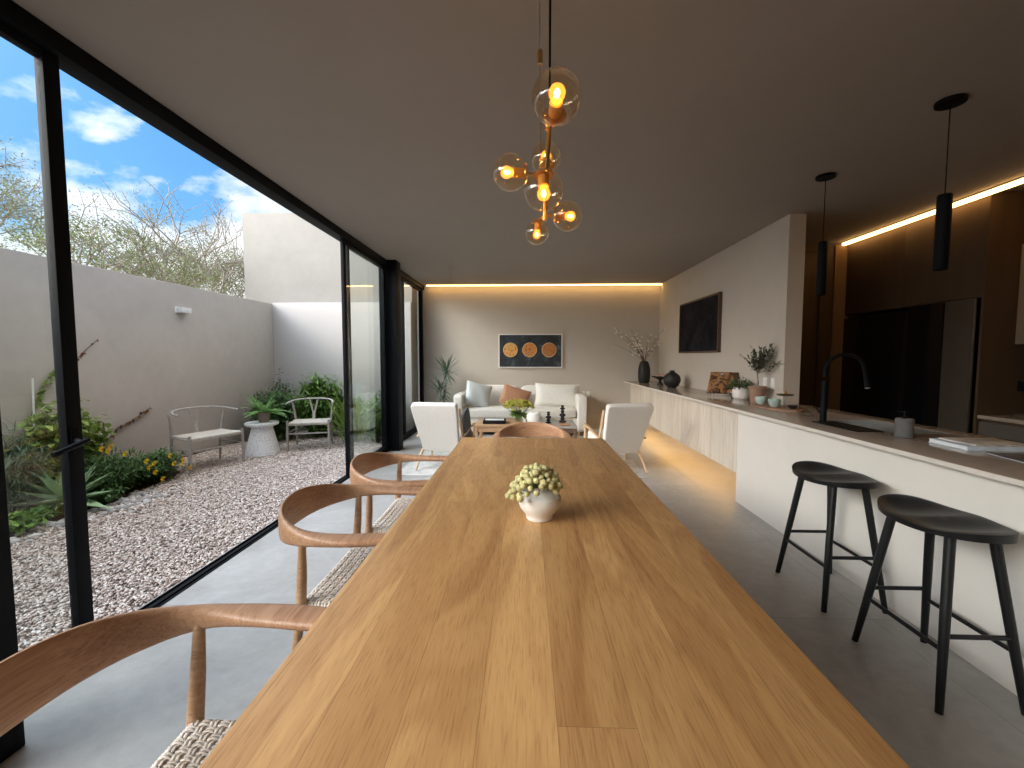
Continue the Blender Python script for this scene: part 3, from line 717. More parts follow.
# ------------------------------------------------------------------ kitchen wall units
tc_ = thing('tall_cabinet', 'tall dark brown cabinet wall around the black refrigerator', 'cabinet', (0, 0, 0))
YA, YB, YF, YP = 3.92, 5.54, 4.25, 3.97
obj('upper_panel', B().box(3.952, 3.975, YA, 4.72, 1.925, 2.805).box(3.952, 3.975, 4.723, YB, 1.925, 2.805), M['darkwall'], tc_, bev=.002)
obj('side_panel', B().box(3.95, 4.595, YA - .024, YA - .001, 0, 2.805), M['darkwall'], tc_)
obj('end_panel', B().box(3.81, 4.595, YB + .002, YB + .018, 0, 2.775), mat('tan veneer', (.17, .105, .06), .6, 0, .1, 8, stretch=(1, 1, .1), spec=.2), tc_)
obj('carcass', B().box(3.976, 4.595, YA, YB, 1.92, 2.80).box(4.5, 4.595, YA, YB, 0, 1.92).box(3.99, 4.5, YF - .012, YF - .002, 0, 1.92), M['darkwall'], tc_)
dd = obj('door', B().box(3.952, 3.975, YP, YF - .003, .08, 1.92), mat('grey brown veneer', (.060, .048, .037), .55, 0, .08, 8, stretch=(1, 1, .1), spec=.25), tc_, bev=.002)
obj('handle', B().box(3.945, 3.958, YP - .012, YP, .10, 1.915), M['steel'], dd, 'slim steel edge pull', bev=.001)
fr = thing('refrigerator', 'black refrigerator built into the dark cabinet wall', 'refrigerator', (0, 0, 0))
obj('body', B().box(3.985, 4.49, YF + .01, YB - .02, .02, 1.89), M['black'], fr)
for y0, y1 in ((YF + .002, 4.62), (4.625, YB - .01)):
    dr = obj('door', B().box(3.94, 3.984, y0, y1, .10, 1.912 if y1 < 5 else 1.87), M['blackglass'], fr, bev=.004)
obj('grille', B().box(3.96, 3.985, YF + .01, YB - .02, .02, .095), M['black'], fr)
bc = thing('base_cabinet', 'dark base cabinet below the back kitchen counter', 'cabinet', (0, 0, 0))
obj('carcass', B().box(3.99, 4.598, .2, 3.890, .10, .86).box(4.03, 4.598, .2, 3.890, 0, .10), M['darkwall'], bc)
gdr = mat('grey brown lacquer', (.10, .088, .076), .45, 0, .06)
for k in range(4):
    y1 = 3.890 - k * .86
    for z0, z1 in ((.10, .47), (.474, .835)):
        obj('drawer', B().box(3.965, 3.99, y1 - .855, y1 - .003, z0, z1), gdr, bc, bev=.002)
tag(obj('back_counter', B().box(3.955, 4.598, .2, 3.893, .862, .892), M['counter'], bev=.002), 'taupe stone counter against the kitchen wall', 'counter')
uc = thing('wall_cabinet', 'pale wood wall cabinet over the back kitchen counter', 'cabinet', (0, 0, 0))
obj('carcass', B().box(4.245, 4.598, .2, 3.89, 1.515, 2.36), M['darkwall'], uc)
for k in range(4):
    y1 = 3.89 - k * .86; obj('door', B().box(4.222, 4.245, y1 - .856, y1 - .002, 1.51, 2.36), mat('tan lacquer', (.27, .20, .14), .5, 0, .06) if k == 0 else bpy.data.materials['tan lacquer'], uc, bev=.002)
cm = thing('coffee_machine', 'black coffee machine on the back kitchen counter', 'coffee machine', (4.24, 3.62, .8925))
obj('body', B().box(-.02, .15, -.11, .11, 0, .30).box(-.15, .15, -.11, .11, .22, .31), M['black'], cm, bev=.01)
obj('drip_tray', B().box(-.16, .0, -.11, .11, 0, .035), M['steel'], cm, bev=.003)
obj('spout', B().tube([(-.09, 0, .22), (-.09, 0, .185)], .025, 14), M['steel'], cm)

# ------------------------------------------------------------------ pictures and switches
pa = thing('painting', 'dark painting of three orange discs over the sofa', 'painting', (.066, 8.57, 1.52), 0)
W_, H_ = .632, .335
obj('frame', B().box(-W_, W_, -.035, 0, H_ - .02, H_).box(-W_, W_, -.035, 0, -H_, -H_ + .02).box(-W_, -W_ + .02, -.035, 0, -H_ + .02, H_ - .02).box(W_ - .02, W_, -.035, 0, -H_ + .02, H_ - .02), M['whiteplastic'], pa)
pm = bpy.data.materials.new('dark canvas'); t = NT(pm); cco = t.coord('Object')
t.principled(t.ramp(t.noise(cco, 6, 6, .6, .8), [(.35, (.012, .016, .02)), (.55, (.03, .04, .05)), (.72, (.12, .15, .16))]), .6)
obj('canvas', B().box(-W_ + .02, W_ - .02, -.024, -.004, -H_ + .02, H_ - .02), pm, pa)
for k, (x, cc) in enumerate(((-.395, ((.62, .38, .13), (.85, .42, .12), (.30, .06, .01))), (-.015, ((.45, .20, .08), (.75, .30, .07), (.25, .05, .01))), (.37, ((.40, .18, .07), (.55, .20, .05), (.28, .08, .02))))):
    dm = bpy.data.materials.new('orange disc'); t = NT(dm); cco = t.coord('Object', loc=(k * 3, 0, 0))
    t.principled(t.ramp(t.noise(cco, 13, 5, .65, 1.6), [(.36, cc[2]), (.46, cc[1]), (.62, cc[0])]), .6)
    obj('disc', B().lathe([(0, .024), (.132, .024), (.135, .026), (.135, .028), (0, .0285)], 40, M=Matrix.Rotation(PI / 2, 3, 'X'), c=(x, 0, .02)), dm, pa)
    obj('disc_rim', B().tube([(x + .139 * math.cos(a), -.027, .02 + .139 * math.sin(a)) for a in [2 * PI * i / 36 for i in range(36)]], .006, 6, closed=True), mat('ochre paint', (.70, .50, .26), .6, 0, .3, 20), pa)
pb = thing('picture', 'nearly black framed picture on the wall over the floating cabinets', 'picture', (2.59, 6.60, 1.865))
W_, H_ = .74, .40
obj('frame', B().box(-.045, 0, -W_, W_, H_ - .022, H_).box(-.045, 0, -W_, W_, -H_, -H_ + .022).box(-.045, 0, -W_, -W_ + .022, -H_ + .022, H_ - .022).box(-.045, 0, W_ - .022, W_, -H_ + .022, H_ - .022), mat('brown frame wood', (.10, .055, .035), .5, 0, .2, 20), pb)
cv_ = bpy.data.materials.new('black canvas'); t = NT(cv_); cco = t.coord('Object')
t.principled(t.ramp(t.noise(cco, 4, 6, .6, .5), [(.4, (.006, .006, .009)), (.7, (.022, .023, .030))]), .8, spec=.1)
obj('canvas', B().box(-.030, -.004, -W_ + .022, W_ - .022, -H_ + .022, H_ - .022), cv_, pb)
def switch(name, label, p, rz, n):
    s = thing(name, label, 'switch', p, rz)
    obj('plate', B().box(-.036, .036, -.008, 0, -.06, .06), M['whiteplastic'], s, bev=.003); obj('rocker', B().box(-.020, .020, -.011, -.008, -.036, .036), M['whiteplastic'], s, bev=.001)
switch('wall_switch', 'white wall switch behind the olive tree pot, nearer the sofa', (2.59, 4.76, 1.115), -PI / 2, 0)
switch('wall_switch', 'white wall switch next to the end of the right wall', (2.59, 4.61, 1.115), -PI / 2, 0)
switch('wall_switch', 'white wall plate just beside the sofa arm', (1.12, 8.57, .66), 0, 0)
switch('wall_switch', 'white wall plate farther from the sofa arm', (1.215, 8.57, .66), 0, 0)

# ------------------------------------------------------------------ sofa and cushions
so = thing('sofa', 'ivory linen sofa with loose cushions against the back wall', 'sofa', (-.125, 8.0, 0))
obj('base', B().superbox((0, .02, .19), (1.17, .44, .13), 14, 10), M['sofa'], so)
for sx in (-1, 1): obj('arm', B().superbox((sx * 1.10, -.01, .40), (.085, .45, .33), 10, 10), M['sofa'], so)
obj('back', B().superbox((0, .40, .42), (1.16, .09, .35), 10, 10), M['sofa'], so)
for sx in (-1, 1): obj('seat_cushion', B().superbox((sx * .505, -.07, .395), (.50, .38, .085), 8, 10, puff=.12), M['sofa'], so)
for sx in (-1, 1): obj('back_cushion', B().superbox((sx * .49, .25, .655), (.49, .11, .21), 5, 10, M=Matrix.Rotation(-.16, 3, 'X')), M['sofa'], so)
for sx in (-1, 1):
    for y in (-.36, .38): obj('leg', B().lathe([(0, 0), (.02, 0), (.026, .07), (0, .07)], 14, (sx * 1.05, y, 0)), M['oak'], so)
def cushion(label, m, p, w_, h_, t_, rx, ry, rz, cat='cushion'):
    Mx = Euler((rx, ry, rz), 'XYZ').to_matrix()
    o = obj('cushion', B().pillow(w_, h_, t_, Mx), m, loc=p); tag(o, label, cat, None); return o
cushion('pale grey blue square cushion leaning at the sofa arm by the window', M['bluepillow'], (-.90, 7.89, .70), .25, .24, .085, PI / 2 - .4, .24, .3)
cushion('rust brown cushion tilted in the middle of the sofa', M['rust'], (-.22, 7.97, .66), .27, .19, .08, PI / 2 - .35, .30, -.05)
cushion('large ivory cushion with pointed corners at the sofa arm near the cabinets', M['sofa'], (.56, 7.99, .69), .42, .225, .10, PI / 2 - .3, .03, -.06)

# ------------------------------------------------------------------ rug
rm = bpy.data.materials.new('faded rug'); t = NT(rm); cco = t.coord('Object')
n1 = t.noise(cco, 2.2, 8, .7, 1.2); n2 = t.noise(cco, 14, 6, .7)
t.principled(t.ramp(t.math('ADD', t.math('MULTIPLY', n1, .6), t.math('MULTIPLY', n2, .4)), [(.36, (.28, .27, .27)), (.48, (.52, .50, .47)), (.6, (.64, .61, .57))]), .95, 0, t.bump(t.noise(cco, 220, 2), .4, .004), .1)
tag(obj('rug', B().box(-1.55, 1.42, 4.95, 7.45, 0.001, .010), rm, bev=.003), 'faded pale grey rug under the lounge chairs', 'rug')

# ------------------------------------------------------------------ lounge chairs
def lounge(label):
    c = thing('lounge_chair', label, 'armchair', (0, 0, 0), 0, 'pale upholstered lounge chairs with wood arms')
    tl = Matrix.Rotation(-.30, 3, 'X')          # back leans away from the seat (towards -y)
    tl = Matrix.Rotation(.44, 3, 'X')
    b = B(); bt = []
    bk = B().superbox((0, 0, 0), (.286, .042, .335), 18, 12)
    bk.v = [tuple(tl @ V(x * (.90 + .10 * z / .335), y, z) + V(0, -.245, .535)) for x, y, z in bk.v]
    obj('back_cushion', bk, M['linen'], c)
    obj('seat_cushion', B().superbox((0, .145, .345), (.262, .245, .07), 8, 10, M=Matrix.Rotation(.10, 3, 'X'), puff=.12), M['linen'], c)
    for sx in (-1, 1):
        x = sx * .292
        obj('arm', B().sweep([(x * .97, -.20, .405), (x, -.08, .435), (x, .15, .485), (x, .36, .505), (x, .385, .495)], [(.012, .012), (.020, .013), (.027, .014), (.025, .014), (.02, .010)], n=12, p=3), M['pale_oak'], c)
        obj('leg', B().tube([(x, .35, .495), (x, .33, .28), (x, .345, 0.01)], [.015, .019, .012], 12), M['pale_oak'], c)
        obj('leg', B().tube([(sx * .25, .0, .27), (sx * .252, -.13, .20), (sx * .268, -.29, 0.01)], [.016, .018, .011], 12), M['pale_oak'], c)
        obj('back_rail', B().sweep([(sx * .266, -.03, .24), (sx * .278, -.185, .54), (sx * .286, -.285, .77)], [(.012, .022), (.012, .026), (.010, .016)], up=(0, 1, 0), n=10, p=3), M['pale_oak'], c)
    obj('seat_rail', B().box(-.30, .30, .30, .33, .24, .29), M['pale_oak'], c, bev=.004)
    obj('seat_rail', B().box(-.255, .255, -.03, .0, .215, .26), M['pale_oak'], c, bev=.004)
    for sx in (-1, 1): obj('side_rail', B().sweep([(sx * .270, -.02, .240), (sx * .285, .33, .275)], (.012, .024), n=8, p=4), M['pale_oak'], c)
    return c
lc = lounge('pale upholstered lounge chair by the glazing, its back to the dining table'); lc.location = (-1.05, 5.40, .0102); lc.rotation_euler = (0, 0, -.13)
dup(lc, (1.12, 5.36, .0102), .20, 'pale upholstered lounge chair beside the floating cabinets')
th = obj('throw', B().superbox((0, 0, 0), (.03, .14, .30), 5, 10), mat('dark grey wool', (.09, .10, .11), .95, 0, .2, 60, bump=.4, bscale=200), loc=(-.765, 5.42, .45), rot=(.3, 0, -.13)); tag(th, 'dark grey throw hanging over the lounge chair arm by the glazing', 'throw')

# ------------------------------------------------------------------ coffee tables and what stands on them
def coffee(name, label, loc, w_, d_, h_, top_m, leg_m):
    c = thing(name, label, 'coffee table', loc)
    obj('tabletop', B().box(-w_, w_, -d_, d_, h_ - .03, h_), top_m, c, bev=.004)
    for sx in (-1, 1):
        for sy in (-1, 1): obj('leg', B().box(sx * (w_ - .03) - .025, sx * (w_ - .03) + .025, sy * (d_ - .03) - .025, sy * (d_ - .03) + .025, 0, h_ - .03), leg_m, c, bev=.004)
    obj('apron', B().box(-w_ + .05, w_ - .05, -d_ + .01, -d_ + .03, h_ - .10, h_ - .03).box(-w_ + .05, w_ - .05, d_ - .03, d_ - .01, h_ - .10, h_ - .03), leg_m, c)
coffee('coffee_table', 'low oak coffee table carrying the black tray', (-.42, 6.62, .0102), .36, .36, .385, M['oak'], M['oak'])
coffee('coffee_table', 'low coffee table with grey stone top and dark frame', (.36, 6.62, .0102), .38, .36, .375, mat('grey stone', (.42, .41, .40), .25, 0, .15, 8), M['twig'])
z1 = .0102 + .3855; z2 = .0102 + .3755
tr = thing('serving_tray', 'black box tray on the oak coffee table', 'tray', (-.49, 6.50, z1))
obj('tray_base', B().box(-.17, .17, -.11, .11, 0, .008), M['blackwood'], tr)
obj('tray_rim', B().box(-.17, .17, -.11, -.10, .008, .055).box(-.17, .17, .10, .11, .008, .055).box(-.17, -.16, -.10, .10, .008, .055).box(.16, .17, -.10, .10, .008, .055), M['blackwood'], tr, bev=.002)
tag(obj('papers', B().box(-.145, .145, -.09, .09, 0, .045), M['paper'], loc=(-.49, 6.50, z1 + .009), rot=(0, 0, .06), bev=.004), 'stack of white papers in the black box tray', 'papers')
gv = thing('glass_vase', 'small clear glass vase of yellow green flowers on the coffee table', 'flower vase', (-.13, 6.60, z1))
obj('vase', B().lathe([(0, 0), (.06, 0), (.062, .004), (.062, .11), (.059, .11), (.059, .006), (0, .006)], 28), M['clear'], gv)
b1, b2, b3 = B(), B(), B(); rr = random.Random(9)
for i in range(70):
    a = rr.uniform(0, 2 * PI); u = rr.random() ** .5; h = .17 + .16 * math.sqrt(1 - (u * .92) ** 2) + rr.uniform(-.02, .02); r_ = .235 * u
    p = V(r_ * math.cos(a), r_ * math.sin(a), h); b1.tube([(p.x * .12, p.y * .12, .02), (p.x * .3, p.y * .3, .12), p], .002, 4)
    for k in range(9): q = p + V(rr.gauss(0, .016), rr.gauss(0, .016), rr.gauss(0, .012)); b2.ball(q, rr.uniform(.008, .014), 6, 4)
for i in range(60):
    a = rr.uniform(0, 2 * PI); e = rr.uniform(-.1, .9); b3.blade((.03 * math.cos(a), .03 * math.sin(a), .12), (math.cos(a) * math.cos(e), math.sin(a) * math.cos(e), math.sin(e)), rr.uniform(.1, .2), .022, .6, 4)
obj('stems', b1, M['stem'], gv); obj('blossoms', b2, leafmat('yellow green blossom', (.42, .42, .06), (.66, .62, .16)), gv, kind='stuff'); obj('leaves', b3, leafmat('fresh leaf', (.12, .24, .05), (.26, .40, .10)), gv)
tag(obj('round_vase', B().lathe([(0, 0), (.06, 0), (.098, .035), (.113, .098), (.104, .155), (.069, .19), (.058, .193), (.063, .178), (0, .17)], 32), M['white'], loc=(.11, 6.42, z2)), 'round white vase on the grey stone coffee table', 'vase')
def candle(label, p, hs):
    o = thing('candle_holder', label, 'candle holder', p)
    pr = [(0, 0)]; z = 0
    for r_, h in hs: pr += [(r_ * .5, z + .001), (r_, z + h * .3), (r_, z + h * .7), (r_ * .5, z + h * .98)]; z += h
    pr.append((0, z)); obj('body', B().lathe(pr, 20), M['blackclay'], o); obj('cup', B().lathe([(0, z), (.018, z), (.026, z + .03), (.022, z + .03), (.015, z + .008), (0, z + .008)], 18), M['blackclay'], o)
candle('short black turned candle holder on the stone coffee table', (.33, 6.55, z2), [(.045, .03), (.030, .04), (.042, .05), (.026, .03)])
candle('tall black turned candle holder on the stone coffee table', (.55, 6.62, z2), [(.055, .04), (.036, .05), (.048, .06), (.028, .05), (.038, .04)])
tag(obj('coaster', B().lathe([(0, 0), (.085, 0), (.09, .012), (.084, .018), (.07, .008), (0, .008)], 28), M['walnut_rail'], loc=(.56, 6.38, z2)), 'small brown wooden dish in front of the tall candle holder', 'dish')

# ------------------------------------------------------------------ dracaena
dr = thing('potted_dracaena', 'two headed spiky dracaena standing by the window end of the sofa', 'plant', (-1.62, 8.08, 0))
obj('pot', B().lathe([(0, 0), (.12, 0), (.145, .02), (.16, .26), (.155, .28), (.145, .28), (.14, .25), (0, .25)], 28), M['greyclay'], dr)
b = B().tube([(0, 0, .25), (.06, .02, .6), (.10, .0, 1.12)], [.016, .014, .011], 8).tube([(-.02, 0, .25), (-.02, -.02, .6), (-.015, -.03, .80)], [.015, .013, .011], 8)
obj('stem', b, M['bark'], dr); rr = random.Random(3); b = B()
for (cx_, cy_, cz, n, L) in ((.10, 0, 1.12, 62, .37), (-.015, -.03, .80, 56, .35), (.04, .01, .62, 26, .22)):
    for i in range(n):
        a = rr.uniform(0, 2 * PI); e = rr.uniform(-.5, 1.15); z = cz + rr.uniform(-.07, .03)
        b.blade((cx_, cy_, z), (math.cos(a) * math.cos(e), math.sin(a) * math.cos(e), math.sin(e)), L * rr.uniform(.85, 1.2),   .012, .28, 5, .2)
obj('leaves', b, leafmat('dracaena leaf', (.06, .095, .07), (.16, .22, .16), .4, .15), dr)

# ------------------------------------------------------------------ things along the worktop
ZT = .9205
bv = thing('branch_vase', 'tall black vase of blossoming bare branches in the corner', 'vase', (2.19, 8.12, ZT))
obj('vase', B().lathe([(0, 0), (.085, 0), (.10, .02), (.112, .12), (.108, .26), (.085, .36), (.06, .40), (.055, .405), (.05, .39), (0, .37)], 32), M['blackclay'], bv)
b, b2 = B(), B(); rr = random.Random(17)
for i in range(17):
    a = rr.uniform(0, 2 * PI); sp_ = rr.uniform(.22, .62); hh = rr.uniform(.66, 1.0)
    ex = sp_ * math.cos(a) ; ey = sp_ * math.sin(a) * .8
    ex = min(ex, .32); ey = min(ey, .36)
    P = [V(ex * u ** 1.5 + .012 * math.sin(9 * u + i), ey * u ** 1.5 + .01 * math.cos(7 * u + i), .36 + (hh - .36 + .02) * u) for u in (0, .25, .5, .75, 1)]
    b.tube(P, [.0045, .004, .003, .0025, .0015], 5)
    for k in range(10):
        u = rr.uniform(.35, 1); j_ = min(3, int(u * 4)); q = P[j_].lerp(P[j_ + 1], u * 4 - j_); d_ = V(rr.gauss(0, 1), rr.gauss(0, 1), rr.uniform(0, 1.2)).normalized() * rr.uniform(.02, .08)
        if q.x + d_.x > .37: d_.x = -abs(d_.x)
        b.tube([q, q + d_], .0013, 4)
        if rr.random() < .42: b2.ball(q + d_, rr.uniform(.012, .021), 7, 5)
obj('branches', b, M['twig'], bv); obj('blossoms', b2, mat('cotton blossom', (.85, .76, .68), .9, 0, .2, 20), bv, kind='stuff')
fb = obj('footed_bowl', B().lathe([(0, 0), (.055, 0), (.055, .012), (.028, .025), (.026, .075), (.06, .10), (.145, .135), (.150, .145), (.14, .143), (.06, .112), (0, .108)], 32), M['blackclay'], loc=(2.33, 7.60, ZT)); tag(fb, 'black footed bowl holding two round fruits', 'bowl')
for lab, x, y in (('pinkish round fruit nearer the window in the black footed bowl', 2.285, 7.60), ('pinkish round fruit nearer the wall in the black footed bowl', 2.37, 7.59)):
    tag(obj('fruit', B().ball((0, 0, 0), .038, 16, 10), mat('pink fruit', (.50, .30, .24), .5, 0, .15, 12), loc=(x, y, ZT + .153)), lab, 'fruit', 'fruits in the footed bowl')
tag(obj('round_vase', B().lathe([(0, 0), (.066, 0), (.10, .03), (.13, .09), (.132, .13), (.115, .185), (.07, .225), (.040, .238), (.036, .255), (.040, .268), (.031, .268), (.029, .25), (0, .24)], 36), M['blackclay'], loc=(2.29, 6.87, ZT)), 'squat round black vase with a narrow neck on the worktop', 'vase')

bo = thing('open_book', 'open picture book propped on a wire stand', 'book', (2.36, 5.30, ZT), -.62)
tl = Matrix.Translation((0, -.02, .045)) @ Matrix.Rotation(-.62, 4, 'X')
bkm = bpy.data.materials.new('picture page'); t = NT(bkm); cco = t.coord('Object', (1, 1, 1))
t.principled(t.ramp(t.noise(cco, 11, 5, .55, 1.0), [(.36, (.02, .015, .015)), (.46, (.14, .06, .03)), (.53, (.42, .22, .08)), (.60, (.06, .04, .05)), (.68, (.65, .58, .52))]), .3)
obj('pages', B().box(-.155, -.002, -.008, .008, 0, .30, tl).box(.002, .155, -.008, .008, 0, .30, tl), bkm, bo)
obj('cover', B().box(-.16, .16, .0085, .013, -.004, .304, tl), M['blackwood'], bo)
bt = B()
for sx in (-1, 1): bt.tube([(sx * .09, -.075, .075), (sx * .09, -.055, .038), (sx * .09, -.01, .036), (sx * .09, .03, .075), (sx * .09, .145, .235)], .004, 8).tube([(sx * .09, .145, .235), (sx * .09, .15, .005)], .004, 8)
bt.tube([(-.09, -.055, .038), (-.085, -.08, .005)], .004, 8).tube([(.09, -.055, .038), (.085, -.08, .005)], .004, 8).tube([(-.09, -.01, .036), (.09, -.01, .036)], .004, 8)
obj('wire_stand', bt, M['steel'], bo, 'bright wire stand')

hp = thing('potted_herb', 'bushy dark green herb in a white round pot', 'plant', (2.445, 5.0, ZT))
obj('pot', B().lathe([(0, 0), (.06, 0), (.08, .02), (.088, .07), (.08, .13), (.074, .133), (.07, .125), (0, .115)], 30), M['white'], hp)
b = B(); bs = B(); rr = random.Random(21)
for i in range(170):
    a = rr.uniform(0, 2 * PI); e = rr.uniform(.1, 1.5); d_ = V(math.cos(a) * math.cos(e), math.sin(a) * math.cos(e), math.sin(e)); L = rr.uniform(.06, .15); q = V(.04 * math.cos(a), .04 * math.sin(a), .115)
    bs.tube([q, q + d_ * L], .0012, 3)
    for k in range(6): b.blade(q + d_ * L * rr.uniform(.4, 1), V(rr.gauss(0, 1), rr.gauss(0, 1), rr.gauss(.5, 1)), .022, .0045, .3, 2)
obj('stems', bs, M['stem'], hp); obj('leaves', b, leafmat('herb leaf', (.015, .035, .015), (.05, .09, .035)), hp)
op = thing('potted_olive_tree', 'small olive tree in a brown clay pot on the worktop', 'plant', (2.44, 4.63, ZT))
obj('pot', B().lathe([(0, 0), (.062, 0), (.085, .15), (.092, .155), (.092, .172), (.082, .172), (.078, .155), (0, .15)], 32), M['terracotta'], op)
b, b2 = B(), B(); rr = random.Random(4)
b.tube([(0, 0, .14), (.006, .004, .22), (-.008, 0, .30), (.004, 0, .37)], [.009, .008, .007, .006], 8)
for i in range(30):
    a = rr.uniform(0, 2 * PI); e = rr.uniform(.25, 1.4); L = rr.uniform(.12, .26); q = V(0, 0, rr.uniform(.30, .38)); d_ = V(math.cos(a) * math.cos(e), math.sin(a) * math.cos(e), math.sin(e))
    P = [q + d_ * L * u + V(0, 0, .05 * u * u) for u in (0, .33, .66, 1)]
    P = [V(min(p_.x, .12), p_.y, p_.z) for p_ in P]
    b.tube(P, [.003, .0025, .002, .001], 5)
    for k in range(17):
        u = rr.uniform(.2, 1); j_ = min(2, int(u * 3)); q2 = P[j_].lerp(P[j_ + 1], u * 3 - j_); b2.blade(q2, d_ + V(rr.gauss(0, .8), rr.gauss(0, .8), rr.gauss(.2, .6)), rr.uniform(.036, .055), .0085, .2, 3, .15)
obj('trunk', b, M['bark'], op); obj('leaves', b2, leafmat('olive leaf', (.035, .055, .03), (.14, .18, .11)), op)
tag(obj('serving_board', B().prism([(.15 * math.cos(a) * (1.0 if True else 1), .29 * math.sin(a)) for a in [2 * PI * i / 40 for i in range(40)]], 0, .016), M['terracotta'], loc=(2.34, 4.08, ZT), bev=.004), 'oval reddish wooden board carrying two mint cups', 'board')
def cup(label, p):
    tag(obj('cup', B().lathe([(0, 0), (.025, 0), (.045, .022), (.052, .05), (.050, .075), (.047, .075), (.048, .05), (.04, .025), (0, .012)], 28), M['mint'], loc=p), label, 'cup', 'mint glazed cups on the board')
cup('mint glazed cup on the board, next to the clay pot', (2.29, 4.27, ZT + .0165)); cup('mint glazed cup on the board, nearer the camera', (2.30, 4.06, ZT + .0165))
cs = thing('cake_stand', 'small tiered metal stand behind the mint cups', 'stand', (2.43, 4.12, ZT + .0165))
obj('base', B().lathe([(0, 0), (.045, 0), (.045, .006), (.008, .012), (.008, .10), (0, .10)], 20), M['steel'], cs); obj('plate', B().lathe([(0, .10), (.06, .10), (.075, .108), (.072, .112), (.05, .106), (0, .106)], 24), M['twig'], cs); obj('knob', B().ball((0, 0, .128), .016, 10, 8), M['brass'], cs)
tag(obj('bowl', B().lathe([(0, 0), (.02, 0), (.04, .025), (.042, .03), (.036, .028), (0, .012)], 20), M['blackclay'], loc=(2.37, 3.90, ZT + .0165)), 'tiny black bowl at the near end of the wooden board', 'bowl')
# ------------------------------------------------------------------ garden furniture
def gbench(name, label, cat, hw, splats, loc, rz):
    c = thing(name, label, cat, loc, rz)
    D0, D1 = -.21, .22
    for sx in (-1, 1):
        obj('leg', B().tube([(sx * hw, D1, 0), (sx * hw, D1, .24), (sx * (hw - .005), D1, .455)], [.015, .019, .016], 12), M['greywood'], c)
        obj('leg', B().tube([(sx * (hw - .03), D0 - .03, 0), (sx * (hw - .03), D0, .40), (sx * (hw - .01), D0 + .03, .60), (sx * (hw + .01), D0 + .03, .70)], [.014, .019, .016, .013], 12), M['greywood'], c)
        obj('side_rail', B().tube([(sx * hw, D1, .40), (sx * (hw - .03), D0, .40)], .013, 8).tube([(sx * hw, D1, .27), (sx * (hw - .03), D0 - .01, .27)], .010, 8), M['greywood'], c)
    obj('front_rail', B().tube([(-hw, D1, .40), (hw, D1, .40)], .014, 8).tube([(-hw, D1, .26), (hw, D1, .26)], .011, 8).tube([(-hw + .03, D0, .40), (hw - .03, D0, .40)], .013, 8), M['greywood'], c)
    P = []
    n = 24
    for i in range(n + 1):
        a = PI * i / n; x = -(hw + .035) * math.copysign(abs(math.cos(a)) ** .75, math.cos(a)); y = .10 - .36 * math.sin(a) ** .7; P.append((x, y, .70 + .045 * math.sin(a)))
    obj('top_rail', B().sweep(P, (.016, .013), n=12), M['greywood'], c)
    for x in splats:
        b = B().sweep([(x, D0, .41), (x, D0 - .02, .52)], (.022, .007), up=(0, 1, 0), n=8, p=4)
        for s_ in (-1, 1): b.sweep([(x + s_ * .008, D0 - .018, .51), (x + s_ * .035, D0 - .04, .63), (x + s_ * .062, D0 - .045, .74)], (.013, .006), up=(0, 1, 0), n=8, p=4)
        obj('splat', b, M['greywood'], c)
    b = B()
    k = int(hw * 2 / .016)
    for i in range(k):
        x = -hw + .02 + (hw * 2 - .04) * (i + .5) / k
        b.sweep([(x, D1 + .012, .385), (x, D1 + .012, .418), (x, D1 - .03, .428), (x, .0, .418), (x, D0 + .03, .424), (x, D0 - .012, .415), (x, D0 - .012, .385)], (.0072, .006), n=6)
    obj('seat', b, M['greycord'], c, 'pale woven cord seat')
    return c
gbench('garden_chair', 'wide weathered grey chair with woven seat against the long garden wall', 'chair', .325, (0,), (-4.13, 5.36, -.008), -1.97)
gbench('garden_chair', 'weathered grey chair with woven seat before the end wall shrubs', 'chair', .29, (0,), (-3.35, 6.52, -.008), -2.86)
tt = thing('terrazzo_table', 'white terrazzo pedestal side table between the two garden chairs', 'side table', (-3.84, 6.06, -.008))
tm = bpy.data.materials.new('terrazzo'); t = NT(tm); cco = t.coord('Object')
vo = t.n('ShaderNodeTexVoronoi'); vo.inputs['Scale'].default_value = 46; t.l(cco, vo.inputs['Vector'])
vd = t.ramp(vo.outputs['Distance'], [(.30, (1, 1, 1)), (.36, (0, 0, 0))]); sp_ = t.n('ShaderNodeSeparateColor'); t.l(vo.outputs['Color'], sp_.inputs[0])
chip = t.ramp(sp_.outputs[0], [(0, (.48, .50, .51)), (.3, (.62, .63, .62)), (.55, (.82, .82, .80))], 'CONSTANT')
t.principled(t.mix(vd, (.84, .85, .85), chip), .5)
obj('base', B().lathe([(0, 0), (.225, 0), (.23, .01), (.135, .40), (0, .40)], 40), tm, tt); obj('tabletop', B().lathe([(0, .40), (.14, .40), (.215, .43), (.22, .44), (.22, .458), (.215, .465), (0, .465)], 40), tm, tt)
pf = thing('potted_fern', 'bright green fern in a clay pot on the terrazzo table', 'plant', (-3.82, 6.08, .4578))
obj('pot', B().lathe([(0, 0), (.065, 0), (.085, .13), (.09, .135), (.09, .15), (.08, .15), (.075, .13), (0, .12)], 28), mat('grey clay pot', (.22, .17, .14), .9, 0, .15, 30), pf)
M['fern'] = leafmat('fern leaf', (.13, .30, .07), (.34, .55, .20), .55, .3)
b = B(); rr = random.Random(31)
